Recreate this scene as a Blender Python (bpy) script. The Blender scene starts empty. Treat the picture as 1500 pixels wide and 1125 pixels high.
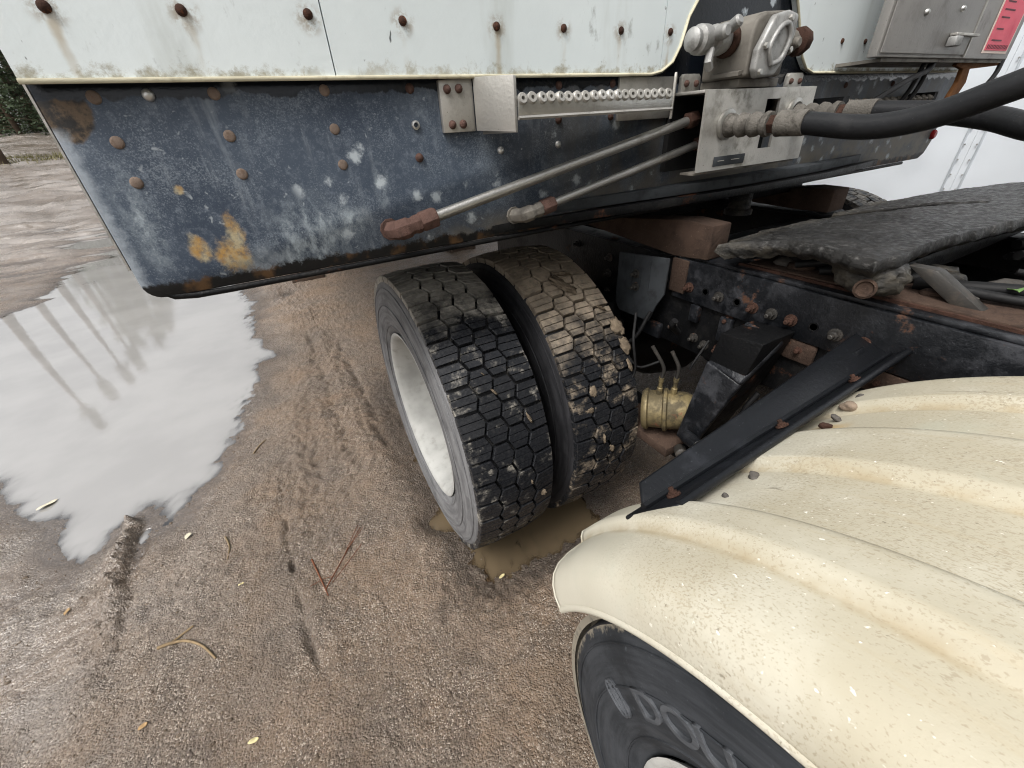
import bpy, bmesh, math, random
import numpy as np
from mathutils import Vector, Matrix, Euler

random.seed(7)
SC = bpy.context.scene
COL = SC.collection
PI = math.pi
R = math.radians

# ------------------------------------------------------------------ camera
cam = bpy.data.cameras.new('camera')
cam.sensor_fit = 'HORIZONTAL'; cam.sensor_width = 36.0
cam.lens = 36.0 * 589.74 / 1500.0
cam.clip_start = 0.02; cam.clip_end = 2000
camo = bpy.data.objects.new('camera', cam); COL.objects.link(camo)
CP, CR, CY = R(32.516), R(3.819), R(27.399)
fw = Vector((math.sin(CY)*math.cos(CP), math.cos(CY)*math.cos(CP), -math.sin(CP)))
rt = Vector((math.cos(CY), -math.sin(CY), 0)); up = rt.cross(fw)
rr = rt*math.cos(CR) - up*math.sin(CR); uu = up*math.cos(CR) + rt*math.sin(CR)
camo.matrix_world = Matrix(((rr.x, uu.x, -fw.x, 0), (rr.y, uu.y, -fw.y, 0), (rr.z, uu.z, -fw.z, 1.341), (0, 0, 0, 1)))
SC.camera = camo

# ------------------------------------------------------------------ sky, sun, exposure
SUN_EL, SUN_AZ = R(58), R(-115)          # high soft daylight, from the open side left of the truck
W = bpy.data.worlds.new('World'); SC.world = W; W.use_nodes = True
nt = W.node_tree; nt.nodes.clear()
sky = nt.nodes.new('ShaderNodeTexSky'); sky.sky_type = 'NISHITA'; sky.sun_disc = False
sky.sun_elevation = SUN_EL; sky.sun_rotation = SUN_AZ
sky.air_density = 1.0; sky.dust_density = 6.0; sky.ozone_density = 1.0
hs = nt.nodes.new('ShaderNodeHueSaturation'); hs.inputs['Saturation'].default_value = 0.22
bg = nt.nodes.new('ShaderNodeBackground'); bg.inputs['Strength'].default_value = 0.125
ow = nt.nodes.new('ShaderNodeOutputWorld')
nt.links.new(sky.outputs[0], hs.inputs['Color']); nt.links.new(hs.outputs[0], bg.inputs['Color'])
nt.links.new(bg.outputs[0], ow.inputs['Surface'])
sl = bpy.data.lights.new('sun', 'SUN'); sl.energy = 1.5; sl.angle = R(24); sl.color = (1.0, 0.97, 0.93)
so = bpy.data.objects.new('sun', sl); COL.objects.link(so)
sd = Vector((math.sin(SUN_AZ)*math.cos(SUN_EL), math.cos(SUN_AZ)*math.cos(SUN_EL), math.sin(SUN_EL)))
so.rotation_euler = sd.to_track_quat('Z', 'Y').to_euler(); so.location = (-6, -4, 12)
SC.view_settings.view_transform = 'Standard'; SC.view_settings.look = 'None'
SC.view_settings.gamma = 1.0; SC.view_settings.use_curve_mapping = False
SC.view_settings.exposure = 0.68
SC.render.engine = 'CYCLES'
SC.cycles.use_denoising = True; SC.cycles.filter_width = 1.1
SC.cycles.max_bounces = 8; SC.cycles.diffuse_bounces = 4; SC.cycles.glossy_bounces = 4
SC.cycles.caustics_reflective = False; SC.cycles.caustics_refractive = False

# ------------------------------------------------------------------ material node helper
class NT:
    def __init__(s, name):
        s.m = bpy.data.materials.new(name); s.m.use_nodes = True
        s.t = s.m.node_tree; s.t.nodes.clear()
        s.out = s.t.nodes.new('ShaderNodeOutputMaterial')
        s.p = s.t.nodes.new('ShaderNodeBsdfPrincipled')
        s.t.links.new(s.p.outputs[0], s.out.inputs['Surface'])
        g = s.t.nodes.new('ShaderNodeNewGeometry'); s.pos = g.outputs['Position']; s.nrm = g.outputs['Normal']
        s.geo = g
        oi = s.t.nodes.new('ShaderNodeObjectInfo'); s.rnd = oi.outputs['Random']
        sp = s.t.nodes.new('ShaderNodeSeparateXYZ'); s.t.links.new(s.pos, sp.inputs[0])
        s.x, s.y, s.z = sp.outputs
    def put(s, sock, v):
        if isinstance(v, bpy.types.NodeSocket): s.t.links.new(v, sock)
        elif isinstance(v, (tuple, list)):
            sock.default_value = (*v, 1.0) if len(v) == 3 and len(sock.default_value) == 4 else v
        else: sock.default_value = v
    def math(s, op, a, b=0.0, c=0.0, clamp=False):
        n = s.t.nodes.new('ShaderNodeMath'); n.operation = op; n.use_clamp = clamp
        s.put(n.inputs[0], a); s.put(n.inputs[1], b); s.put(n.inputs[2], c); return n.outputs[0]
    def vec(s, sc=(1, 1, 1), loc=(0, 0, 0), rot=(0, 0, 0), src=None):
        n = s.t.nodes.new('ShaderNodeMapping'); s.t.links.new(src or s.pos, n.inputs[0])
        n.inputs['Scale'].default_value = sc; n.inputs['Location'].default_value = loc; n.inputs['Rotation'].default_value = rot
        return n.outputs[0]
    def noise(s, scale, detail=4, rough=.55, v=None, dist=0.0):
        n = s.t.nodes.new('ShaderNodeTexNoise'); s.t.links.new(v or s.pos, n.inputs['Vector'])
        n.inputs['Scale'].default_value = scale; n.inputs['Detail'].default_value = detail
        n.inputs['Roughness'].default_value = rough; n.inputs['Distortion'].default_value = dist
        return n.outputs[0]
    def voro(s, scale, v=None, feat='F1', out=0, rnd=1.0):
        n = s.t.nodes.new('ShaderNodeTexVoronoi'); s.t.links.new(v or s.pos, n.inputs['Vector'])
        n.feature = feat; n.inputs['Scale'].default_value = scale; n.inputs['Randomness'].default_value = rnd
        return n.outputs[out]
    def step(s, v, a, b, lo=0.0, hi=1.0):        # smooth map of v from [a,b] to [lo,hi]
        n = s.t.nodes.new('ShaderNodeMapRange'); n.interpolation_type = 'SMOOTHSTEP'
        s.put(n.inputs[0], v); n.inputs[1].default_value = a; n.inputs[2].default_value = b
        n.inputs[3].default_value = lo; n.inputs[4].default_value = hi; return n.outputs[0]
    def mix(s, f, a, b):
        n = s.t.nodes.new('ShaderNodeMix'); n.data_type = 'RGBA'
        s.put(n.inputs[0], f); s.put(n.inputs[6], a); s.put(n.inputs[7], b); return n.outputs[2]
    def mixf(s, f, a, b):
        n = s.t.nodes.new('ShaderNodeMix'); n.data_type = 'FLOAT'
        s.put(n.inputs[0], f); s.put(n.inputs[2], a); s.put(n.inputs[3], b); return n.outputs[0]
    def near(s, pt, rad, sc=(1, 1, 1)):           # 1 at pt falling to 0 at rad
        n = s.t.nodes.new('ShaderNodeVectorMath'); n.operation = 'SUBTRACT'
        s.t.links.new(s.pos, n.inputs[0]); n.inputs[1].default_value = pt
        n2 = s.t.nodes.new('ShaderNodeVectorMath'); n2.operation = 'MULTIPLY'
        s.t.links.new(n.outputs[0], n2.inputs[0]); n2.inputs[1].default_value = sc
        n3 = s.t.nodes.new('ShaderNodeVectorMath'); n3.operation = 'LENGTH'
        s.t.links.new(n2.outputs[0], n3.inputs[0])
        return s.step(n3.outputs['Value'], 0.0, rad, 1.0, 0.0)
    def bump(s, h, strength=.3, dist=.01, prev=None):
        n = s.t.nodes.new('ShaderNodeBump'); n.inputs['Strength'].default_value = strength
        n.inputs['Distance'].default_value = dist; s.t.links.new(h, n.inputs['Height'])
        if prev is not None: s.t.links.new(prev, n.inputs['Normal'])
        return n.outputs[0]
    def done(s, base, rough=.6, metal=0.0, normal=None, spec=None, ior=None, coat=None):
        s.put(s.p.inputs['Base Color'], base); s.put(s.p.inputs['Roughness'], rough); s.put(s.p.inputs['Metallic'], metal)
        if normal is not None: s.t.links.new(normal, s.p.inputs['Normal'])
        if spec is not None: s.put(s.p.inputs['Specular IOR Level'], spec)
        if ior is not None: s.put(s.p.inputs['IOR'], ior)
        if coat is not None: s.put(s.p.inputs['Coat Weight'], coat)
        return s.m
M = {}

def m_worn(name, base, worn, rough=.6, metal=0.0, rust=0.0, scale=18, amount=.5, rustcol=(.13, .05, .025), bumps=.25, fleck=None, spec=None):
    n = NT(name)
    a = n.step(n.noise(scale, 6, .65), .62-amount*.3, .86-amount*.3)
    col = n.mix(a, base, worn)
    big = n.noise(scale*.25, 3)
    col = n.mix(n.step(big, .35, .7), col, tuple(c*.72 for c in base))
    if fleck:
        col = n.mix(n.step(n.noise(scale*14, 3, .7), .64, .74), col, fleck)
    rg = n.mixf(a, rough, min(1, rough+.2))
    mt = metal
    if rust > 0:
        rm = n.step(n.noise(scale*.45, 7, .7), .68-rust*.3, .76-rust*.3)
        col = n.mix(rm, col, n.mix(n.noise(scale*5, 4), rustcol, tuple(c*2.3 for c in rustcol)))
        rg = n.mixf(rm, rg, .9)
        if metal > 0: mt = n.mixf(rm, metal, 0.0)
    nm = n.bump(n.noise(scale*8, 5, .6), bumps, .003)
    if spec is None: spec = .5 if metal > 0 else .2
    M[name] = n.done(col, rg, mt, nm, spec=spec)
    return M[name]

RIV_X = [-.154, -.02, .13, .266, .432, .57, .708, .843]

def mat_white_panel():
    n = NT('white_panel_paint')
    base = n.mix(n.step(n.noise(2.2, 4), .35, .7), (.68, .745, .755), (.78, .845, .855))
    stre = n.noise(9, 5, .6, n.vec((1, 1, .16)))
    base = n.mix(n.step(stre, .54, .74, 0, .6), base, (.45, .48, .45))
    spots = n.step(n.noise(26, 5, .65, n.vec((1, 1, .5))), .60, .72)
    base = n.mix(n.math('MULTIPLY', spots, .75), base, (.30, .32, .31))
    sp2 = n.step(n.noise(60, 3, .6, n.vec((1, 1, .4), (3, 1, 2))), .68, .72)
    base = n.mix(n.math('MULTIPLY', sp2, .9), base, (.05, .055, .06))
    # rust weeping below the rivets
    dmin = None
    for xr in RIV_X:
        d = n.math('ABSOLUTE', n.math('SUBTRACT', n.x, xr))
        dmin = d if dmin is None else n.math('MINIMUM', dmin, d)
    wob = n.math('MULTIPLY', n.math('SUBTRACT', n.noise(30, 3), .5), .016)
    dmin = n.math('ADD', dmin, wob)
    weep = n.math('MULTIPLY', n.step(dmin, 0.0005, .008, 1, 0), n.step(n.z, 1.474, 1.492, 1, 0))
    weep = n.math('MULTIPLY', weep, n.step(n.noise(9, 4, .65, n.vec((1, 1, .55))), .42, .62))
    base = n.mix(n.math('MULTIPLY', weep, .6), base, (.36, .26, .12))
    dz_ = n.math('SUBTRACT', n.z, 1.486)
    halo = n.math('SQRT', n.math('ADD', n.math('MULTIPLY', dmin, dmin), n.math('MULTIPLY', dz_, dz_)))
    halo = n.math('MULTIPLY', n.step(halo, .006, .024, 1, 0), n.step(n.noise(55, 5, .7), .42, .60))
    base = n.mix(n.math('MULTIPLY', halo, .7), base, (.24, .17, .09))
    # mossy grime creeping up from the lower edge
    edge = n.math('ADD', n.z, n.math('MULTIPLY', n.noise(34, 6, .75), -.095))
    gr = n.step(edge, 1.366, 1.388, 1, 0)
    gr = n.math('MULTIPLY', gr, n.step(n.noise(8, 3), .30, .50))
    base = n.mix(n.math('MULTIPLY', gr, .85), base, n.mix(n.noise(90, 3), (.16, .15, .10), (.42, .38, .27)))
    nm = n.bump(n.noise(70, 4, .6), .12, .003)
    nm = n.bump(n.noise(3, 2), .2, .01, nm)
    M['white'] = n.done(base, n.mixf(gr, .38, .9), 0.0, nm)

def mat_apron():
    n = NT('slate_apron_paint')
    base = n.mix(n.step(n.noise(4, 5), .3, .7), (.030, .043, .066), (.056, .075, .104))
    dust = n.noise(90, 6, .75)
    base = n.mix(n.step(dust, .46, .72, 0, .5), base, (.17, .20, .24))
    cl = n.step(n.noise(7, 4, .6, n.vec((1, 1, .7), (.3, 0, .2))), .5, .72)
    lowm = n.step(n.z, 1.14, 1.33, 1.0, .25)
    base = n.mix(n.math('MULTIPLY', n.math('MULTIPLY', cl, lowm), n.step(n.noise(55, 4, .7), .3, .6, .2, .8)), base, (.30, .34, .38))
    # run-down streaks
    st = n.noise(26, 5, .65, n.vec((1, 1, .12)))
    base = n.mix(n.step(st, .56, .74, 0, .5), base, (.24, .27, .30))
    # small round white spatter
    sp = n.step(n.math('ADD', n.noise(75, 2, .5, dist=.6), n.math('MULTIPLY', n.math('SUBTRACT', n.noise(6, 3), .5), .35)), .68, .80)
    base = n.mix(n.math('MULTIPLY', sp, .55), base, (.44, .48, .50))
    sp = n.step(n.math('ADD', n.noise(430, 4, .7), n.math('MULTIPLY', n.math('SUBTRACT', n.noise(11, 4), .5), .5)), .50, .74)
    base = n.mix(n.math('MULTIPLY', sp, .5), base, (.25, .285, .32))
    # scuffs
    for (x, z, r, sx, sz) in ((.187, 1.262, .05, 2.6, .9), (.05, 1.2, .09, 1, 1), (.12, 1.215, .05, 1, 1.4), (-.17, 1.25, .06, 2, .6), (.02, 1.165, .10, .7, 2)):
        k = n.near((x, .815, z), r, (sx, 0, sz))
        base = n.mix(n.math('MULTIPLY', k, n.step(n.noise(48, 6, .75, n.vec((1, 1, .6))), .36, .80)), base, (.42, .48, .51))
    # ochre rust-and-lichen patches
    for (x, z, r, sx, sz) in ((-.075, 1.190, .060, 1.35, 1.0), (-.118, 1.206, .040, 1.6, 1.0), (-.063, 1.225, .045, 2.0, .9), (-.11, 1.29, .014, 1, 1)):
        k = n.math('ADD', n.near((x, .815, z), r, (sx, 0, sz)), n.math('MULTIPLY', n.math('SUBTRACT', n.noise(45, 6, .7), .5), 1.3))
        base = n.mix(n.math('MULTIPLY', n.step(k, .30, .80), n.step(n.noise(110, 5, .7), .30, .60, .35, 1)), base, n.mix(n.step(n.noise(38, 4), .35, .65), (.34, .195, .055), (.38, .33, .21)))
    # brown scorched upper corner
    k = n.math('ADD', n.near((-.196, .815, 1.392), .055, (1.0, 0, .9)), n.math('MULTIPLY', n.math('SUBTRACT', n.noise(30, 5, .7), .5), .35))
    base = n.mix(n.step(k, .3, .42), base, n.mix(n.step(n.noise(34, 5, .7), .4, .6), (.012, .011, .010), (.11, .075, .045)))
    # mud film towards the axle side
    k = n.math('MULTIPLY', n.step(n.x, .35, .75), n.step(n.noise(16, 5, .6, n.vec((1, 1, .3))), .38, .62, .15, .8))
    base = n.mix(k, base, (.085, .08, .072))
    k = n.math('MULTIPLY', n.math('MULTIPLY', n.step(n.x, .12, .40), n.step(n.math('ADD', n.z, n.math('MULTIPLY', n.x, -.05)), 1.125, 1.19, 1, 0)), n.step(n.noise(20, 5, .65, n.vec((.6, 1, 1))), .34, .60))
    base = n.mix(k, base, (.15, .135, .11))
    # wet run under the lip, with the lip's shadow painted into it
    wet_shade_z = n.math('ADD', n.z, n.math('MULTIPLY', n.math('SUBTRACT', n.noise(22, 4, .6, n.vec((1, 1, .1))), .5), .05))
    wet = n.step(wet_shade_z, 1.400, 1.404)
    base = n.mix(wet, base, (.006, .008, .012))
    # fuzzy chalk spots and a rubbed pale outer edge
    sv = n.math('ADD', n.voro(17), n.math('MULTIPLY', n.math('SUBTRACT', n.noise(90, 4, .7), .5), .5))
    base = n.mix(n.math('MULTIPLY', n.step(sv, .06, .24, .85, 0), n.step(n.math('ADD', n.noise(4, 2), n.math('MULTIPLY', n.math('SUBTRACT', n.x, .05), .9)), .50, .60)), base, (.44, .49, .52))
    pe = n.math('ADD', n.x, n.math('MULTIPLY', n.math('SUBTRACT', n.noise(60, 5, .7), .5), .03))
    base = n.mix(n.math('MULTIPLY', n.step(pe, -.212, -.192, .75, 0), n.step(n.z, 1.365, 1.375, 1, 0)), base, (.33, .37, .41))
    # blackened bottom edge
    be = n.step(n.math('ADD', n.z, n.math('MULTIPLY', n.noise(34, 6, .75), -.042)), 1.136, 1.144, 1, 0)
    base = n.mix(be, base, n.mix(n.step(n.noise(20, 4), .5, .65), (.008, .008, .008), (.10, .055, .025)))
    nm = n.bump(n.noise(160, 4, .6), .25, .002); nm = n.bump(n.noise(6, 2), .15, .01, nm)
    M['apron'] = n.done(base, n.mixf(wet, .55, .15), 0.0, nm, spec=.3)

def mat_tyre(name, dusty, mudcol, axle=None):
    # dry mud film on the tread's upper back, wet black rubber lower down, by place on the wheel
    n = NT(name)
    rub = n.mix(n.noise(30, 5), (.010, .011, .013), (.022, .023, .026))
    fine = n.noise(120, 5, .7)
    rub = n.mix(n.step(fine, .55, .72, 0, .25), rub, (.075, .07, .065))
    if axle:
        ang = n.math('ARCTAN2', n.math('SUBTRACT', n.z, axle[2]), n.math('SUBTRACT', axle[1], n.y))   # 0 = facing front, pi/2 = top
        ang = n.math('ADD', ang, n.math('MULTIPLY', n.math('SUBTRACT', n.noise(16, 5, .7), .5), .95))
        k = n.step(ang, axle[3]-.12, axle[3]+.34, 0, 1)
        film = n.math('MULTIPLY', k, n.step(n.noise(60, 5, .7), .22, .58, .45, 1.0))
        rub = n.mix(film, rub, n.mix(n.step(n.noise(7, 4), .4, .6), mudcol, tuple(c*.62 for c in mudcol)))
        pat = n.math('MULTIPLY', n.step(n.noise(12, 6, .7), .53, .66), n.step(n.noise(90, 4, .7), .35, .6, .2, 1))
        rub = n.mix(n.math('MULTIPLY', pat, .8), rub, mudcol)
        rg = n.mixf(film, n.step(fine, .4, .7, .2, .5), .85)
    else:
        k = n.step(n.noise(18, 6, .65), .40, .62)
        rub = n.mix(n.math('MULTIPLY', k, dusty), rub, mudcol)
        rg = n.mixf(k, .5, .8)
    nm = n.bump(fine, .25, .002)
    M[name] = n.done(rub, rg, 0.0, nm, spec=.3)

def mat_sidewall(name, col1, col2, cy, cz, band=True):
    n = NT(name)
    dy = n.math('SUBTRACT', n.y, cy); dz = n.math('SUBTRACT', n.z, cz)
    rad = n.math('SQRT', n.math('ADD', n.math('MULTIPLY', dy, dy), n.math('MULTIPLY', dz, dz)))
    ring = n.t.nodes.new('ShaderNodeCombineXYZ'); n.put(ring.inputs[0], rad)
    n.put(ring.inputs[1], n.math('MULTIPLY', n.math('ARCTAN2', dz, dy), .04))
    sc = n.noise(60, 5, .7, ring.outputs[0])
    col = n.mix(n.step(sc, .35, .65), col1, col2)
    col = n.mix(n.step(n.noise(9, 5, .6), .5, .68, 0, .6), col, tuple(c*.5 for c in col1))
    col = n.mix(n.step(n.noise(130, 4, .7), .62, .72, 0, .6), col, tuple(min(1, c*1.7) for c in col2))
    if band:
        e = n.math('ADD', rad, n.math('MULTIPLY', n.math('SUBTRACT', n.noise(45, 5, .7), .5), .04))
        col = n.mix(n.math('MULTIPLY', n.step(e, .468, .476), n.step(n.noise(80, 4), .3, .5, .5, 1)), col, (.24, .215, .17))
    w = n.t.nodes.new('ShaderNodeMath'); w.operation = 'SINE'; n.put(w.inputs[0], n.math('MULTIPLY', rad, 420))
    nm = n.bump(w.outputs[0], .10, .002)
    nm = n.bump(n.noise(140, 4), .2, .002, nm)
    M[name] = n.done(col, .72, 0.0, nm, spec=.2)

def mat_fender():
    n = NT('cream_fender_plastic')
    base = n.mix(n.step(n.noise(3.0, 4), .3, .7), (.49, .462, .372), (.575, .552, .462))
    upf = n.t.nodes.new('ShaderNodeSeparateXYZ'); n.t.links.new(n.nrm, upf.inputs[0])
    flat = n.step(n.z, .84, .99)
    # weathered buff bloom over the top, paler rubbed ridges
    bl = n.math('MULTIPLY', n.step(n.noise(5, 5, .6), .36, .60), flat)
    base = n.mix(n.math('MULTIPLY', bl, .75), base, (.385, .345, .25))
    # brown flecks and pollen specks, fine and slightly drawn out
    fv = n.vec((1.0, .55, .55), (0, 0, 0), (0, 0, .35))
    dens = n.math('MULTIPLY', n.math('SUBTRACT', n.noise(7, 4), .5), .30)
    f1 = n.step(n.math('ADD', n.noise(520, 3, .65, fv), dens), .52, .64)
    base = n.mix(n.math('MULTIPLY', n.math('MULTIPLY', f1, flat), .45), base, (.24, .19, .12))
    f2 = n.step(n.math('ADD', n.noise(300, 4, .7, n.vec((1, .5, .5), (3, 3, 3), (0, 0, .5))), dens), .64, .70)
    base = n.mix(n.math('MULTIPLY', n.math('MULTIPLY', f2, flat), .65), base, (.12, .095, .06))
    wf = n.step(n.noise(240, 2, .5, n.vec((1, .6, .6), (4, 2, 1), (0, 0, .5))), .70, .76)
    base = n.mix(n.math('MULTIPLY', wf, flat), base, (.80, .78, .70))
    gn = n.step(n.noise(6, 4, .6, n.vec(loc=(5, 0, 0))), .58, .74)
    base = n.mix(n.math('MULTIPLY', gn, .45), base, (.42, .44, .36))
    for (p, r) in (((.62, .19, .93), .05),):
        k = n.math('MULTIPLY', n.near(p, r), n.step(n.noise(30, 5), .35, .6))
        base = n.mix(n.math('MULTIPLY', k, .8), base, (.45, .29, .10))
    # grime settled in the creases beside the ridges, and spray lines running round the arch
    for xc in (.280, .352, .466, .594, .690):
        k = n.step(n.math('ABSOLUTE', n.math('SUBTRACT', n.x, xc)), .001, .009, 1, 0)
        base = n.mix(n.math('MULTIPLY', k, n.step(n.noise(22, 5, .65), .34, .62, .1, .7)), base, (.34, .275, .17))
    sl_ = n.noise(60, 5, .7, n.vec((1.0, .10, .10)))
    base = n.mix(n.math('MULTIPLY', n.step(sl_, .52, .72, 0, .45), flat), base, (.40, .34, .23))
    # dark hairline scratches
    sc = n.step(n.voro(7, n.vec((1.0, .25, .25), (1, 3, 2), (.3, .2, .8)), 'DISTANCE_TO_EDGE'), .0, .006, 1, 0)
    sc = n.math('MULTIPLY', sc, n.step(n.noise(6, 2), .58, .62))
    base = n.mix(n.math('MULTIPLY', sc, .8), base, (.10, .08, .05))
    nm = n.bump(n.noise(180, 4, .6), .18, .002); nm = n.bump(n.noise(7, 2), .12, .01, nm)
    M['fender'] = n.done(base, n.mixf(flat, .42, .62), 0.0, nm)

def mat_grease():
    n = NT('old_grease')
    base = n.mix(n.noise(20, 5), (.009, .009, .0095), (.026, .025, .023))
    sp = n.noise(110, 5, .75, n.vec((1, .45, 1), rot=(0, 0, .35)))
    base = n.mix(n.step(sp, .52, .70, 0, .8), base, (.13, .127, .122))
    side = n.t.nodes.new('ShaderNodeSeparateXYZ'); n.t.links.new(n.geo.outputs['True Normal'], side.inputs[0])
    low = n.step(n.z, 1.075, 1.09, .7, 0)
    base = n.mix(n.math('MULTIPLY', low, n.step(n.noise(26, 5), .35, .6)), base, (.085, .076, .06))
    nm = n.bump(n.noise(170, 6, .75, n.vec((1, .4, 1), rot=(0, 0, .35))), .9, .004)
    nm = n.bump(n.noise(40, 4), .15, .01, nm)
    M['grease'] = n.done(base, n.step(n.noise(90, 4), .35, .65, .28, .6), 0.0, nm, spec=.3)

def mat_ground():
    n = NT('wet_sandy_mud')
    big = n.noise(.9, 5, .6)
    c1 = n.mix(n.step(big, .35, .65), (.142, .106, .077), (.195, .145, .105))
    warm = n.math('MULTIPLY', n.step(n.x, -1.0, -.35), n.step(n.noise(1.7, 4), .38, .62))
    c1 = n.mix(n.math('MULTIPLY', warm, .65), c1, (.225, .150, .093))
    grey = n.math('MULTIPLY', n.step(n.noise(3.1, 5, .6, n.vec(loc=(3, 4, 0))), .38, .62), n.step(n.x, -.9, -.1, 1.0, .35))
    c1 = n.mix(n.math('MULTIPLY', grey, .6), c1, (.19, .168, .148))
    # patchy clods, then single grains with their own tone
    c1 = n.mix(n.step(n.noise(24, 5, .65), .50, .66, 0, .40), c1, (.075, .055, .040))
    c1 = n.mix(n.step(n.noise(5.5, 6, .65, n.vec(loc=(1, 9, 0))), .48, .66, 0, .55), c1, (.095, .074, .058))
    ga = n.t.nodes.new('ShaderNodeTexVoronoi'); n.t.links.new(n.pos, ga.inputs['Vector']); ga.inputs['Scale'].default_value = 150
    gb = n.t.nodes.new('ShaderNodeTexVoronoi'); n.t.links.new(n.pos, gb.inputs['Vector']); gb.inputs['Scale'].default_value = 330
    ra = n.t.nodes.new('ShaderNodeSeparateColor'); n.t.links.new(ga.outputs['Color'], ra.inputs[0])
    rb = n.t.nodes.new('ShaderNodeSeparateColor'); n.t.links.new(gb.outputs['Color'], rb.inputs[0])
    near_ = n.math('MULTIPLY', n.step(n.y, 1.5, 6.0, 1, .25), n.step(n.noise(4.5, 5, .6, n.vec(loc=(7, 1, 0))), .36, .62, .40, 1.0))
    c1 = n.mix(n.math('MULTIPLY', n.step(ra.outputs[0], .62, .80, 0, .42), near_), c1, (.055, .041, .031))
    c1 = n.mix(n.math('MULTIPLY', n.step(ra.outputs[1], .84, .93, 0, .40), near_), c1, (.40, .335, .265))
    c1 = n.mix(n.math('MULTIPLY', n.step(rb.outputs[0], .60, .85, 0, .36), near_), c1, (.085, .064, .048))
    c1 = n.mix(n.math('MULTIPLY', n.step(rb.outputs[1], .86, .95, 0, .75), near_), c1, (.52, .46, .39))
    far = n.step(n.y, 6.0, 13.0)
    c1 = n.mix(n.math('MULTIPLY', far, .75), c1, n.mix(n.step(n.noise(1.2, 5, .6, n.vec((.3, 1, 1))), .40, .6), (.15, .125, .10), (.33, .30, .27)))
    # water-logged film: smooth sheen in the hollows by the puddle
    side = n.step(n.x, -.60, -.25, 1, 0)
    wet = n.math('MULTIPLY', side, n.step(n.math('ADD', n.z, n.math('MULTIPLY', n.math('SUBTRACT', n.noise(7, 5, .6), .5), .022)), -.008, .010, 1, 0))
    lft = n.step(n.math('ADD', n.x, n.math('MULTIPLY', n.y, -.25)), -1.65, -.75, 1, 0)
    wet2 = n.math('MULTIPLY', n.math('MULTIPLY', lft, n.step(n.y, .4, 1.3)), n.step(n.noise(5, 5, .6), .32, .55))
    wet = n.math('MAXIMUM', wet, n.math('MULTIPLY', wet2, .8))
    farw = n.math('MULTIPLY', far, n.step(n.noise(1.6, 5, .6, n.vec((.35, 1.0, 0))), .46, .54))
    wet = n.math('MAXIMUM', wet, farw)
    soak = n.step(n.math('ADD', n.z, n.math('MULTIPLY', n.math('SUBTRACT', n.noise(20, 4), .5), .014)), -.010, .012, .62, 0)
    c1 = n.mix(soak, c1, (.045, .033, .024))
    rg = n.mixf(wet, n.step(ra.outputs[2], .2, .8, .28, .66), n.mixf(far, .18, .07))
    hgt = n.math('ADD', n.math('MULTIPLY', ga.outputs['Distance'], -1.0), n.math('MULTIPLY', gb.outputs['Distance'], -.5))
    hgt = n.math('ADD', hgt, n.math('MULTIPLY', n.noise(55, 5, .7), 1.6))
    b = n.t.nodes.new('ShaderNodeBump'); b.inputs['Distance'].default_value = .0056
    n.put(b.inputs['Strength'], n.mixf(wet, 1.0, .25)); n.t.links.new(hgt, b.inputs['Height'])
    M['ground'] = n.done(c1, rg, 0.0, b.outputs[0], ior=n.mixf(wet, 1.52, 2.1))

def mat_water(name, base, ior=1.9, bumpy=.03, k=380):
    # muddy water: clear film in the shallows, opaque base colour where it is deeper (depth is stored on the mesh)
    n = NT(name)
    col = n.mix(n.step(n.noise(1.6, 4), .35, .65), base, tuple(c*.86 for c in base))
    nm = n.bump(n.noise(22, 3), bumpy, .01)
    n.done(col, .02, 0.0, nm, ior=ior)
    at = n.t.nodes.new('ShaderNodeAttribute'); at.attribute_name = 'depth'
    dp = n.math('ADD', at.outputs['Fac'], n.math('MULTIPLY', n.math('SUBTRACT', n.noise(30, 4), .5), .0012))
    fac = n.math('SUBTRACT', 1.0, n.math('POWER', 2.718, n.math('MULTIPLY', dp, -k)), clamp=True)
    tr = n.t.nodes.new('ShaderNodeBsdfTransparent'); tr.inputs[0].default_value = (.80, .72, .60, 1)
    gl = n.t.nodes.new('ShaderNodeBsdfGlossy'); gl.inputs['Roughness'].default_value = .02; n.t.links.new(nm, gl.inputs['Normal'])
    fr = n.t.nodes.new('ShaderNodeFresnel'); fr.inputs[0].default_value = ior
    m1 = n.t.nodes.new('ShaderNodeMixShader'); n.t.links.new(fr.outputs[0], m1.inputs[0]); n.t.links.new(tr.outputs[0], m1.inputs[1]); n.t.links.new(gl.outputs[0], m1.inputs[2])
    m2 = n.t.nodes.new('ShaderNodeMixShader'); n.t.links.new(fac, m2.inputs[0]); n.t.links.new(m1.outputs[0], m2.inputs[1]); n.t.links.new(n.p.outputs[0], m2.inputs[2])
    n.t.links.new(m2.outputs[0], n.out.inputs['Surface'])
    M[name] = n.m

mat_white_panel(); mat_apron(); mat_fender(); mat_grease(); mat_ground()
OUT_AX = (0, 1.19, .49)
mat_tyre('tread_outer', .5, (.40, .375, .325), (0, 1.19, .49, 1.06))
mat_tyre('tread_inner', .7, (.36, .295, .22), (0, 1.19, .49, .68))
mat_tyre('tread_base', .25, (.05, .045, .04))
mat_tyre('tread_far', .8, (.34, .31, .27))
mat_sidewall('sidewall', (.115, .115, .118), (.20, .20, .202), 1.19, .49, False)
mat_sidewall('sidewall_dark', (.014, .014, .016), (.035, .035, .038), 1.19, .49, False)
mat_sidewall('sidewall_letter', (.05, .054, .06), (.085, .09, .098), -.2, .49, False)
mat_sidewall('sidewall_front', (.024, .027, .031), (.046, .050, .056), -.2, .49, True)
mat_water('puddle_water', (.325, .318, .305), 2.5)  # pale base colour stands in for part of the sky's reflection
mat_water('rut_water', (.12, .09, .055), 1.4)
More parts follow.
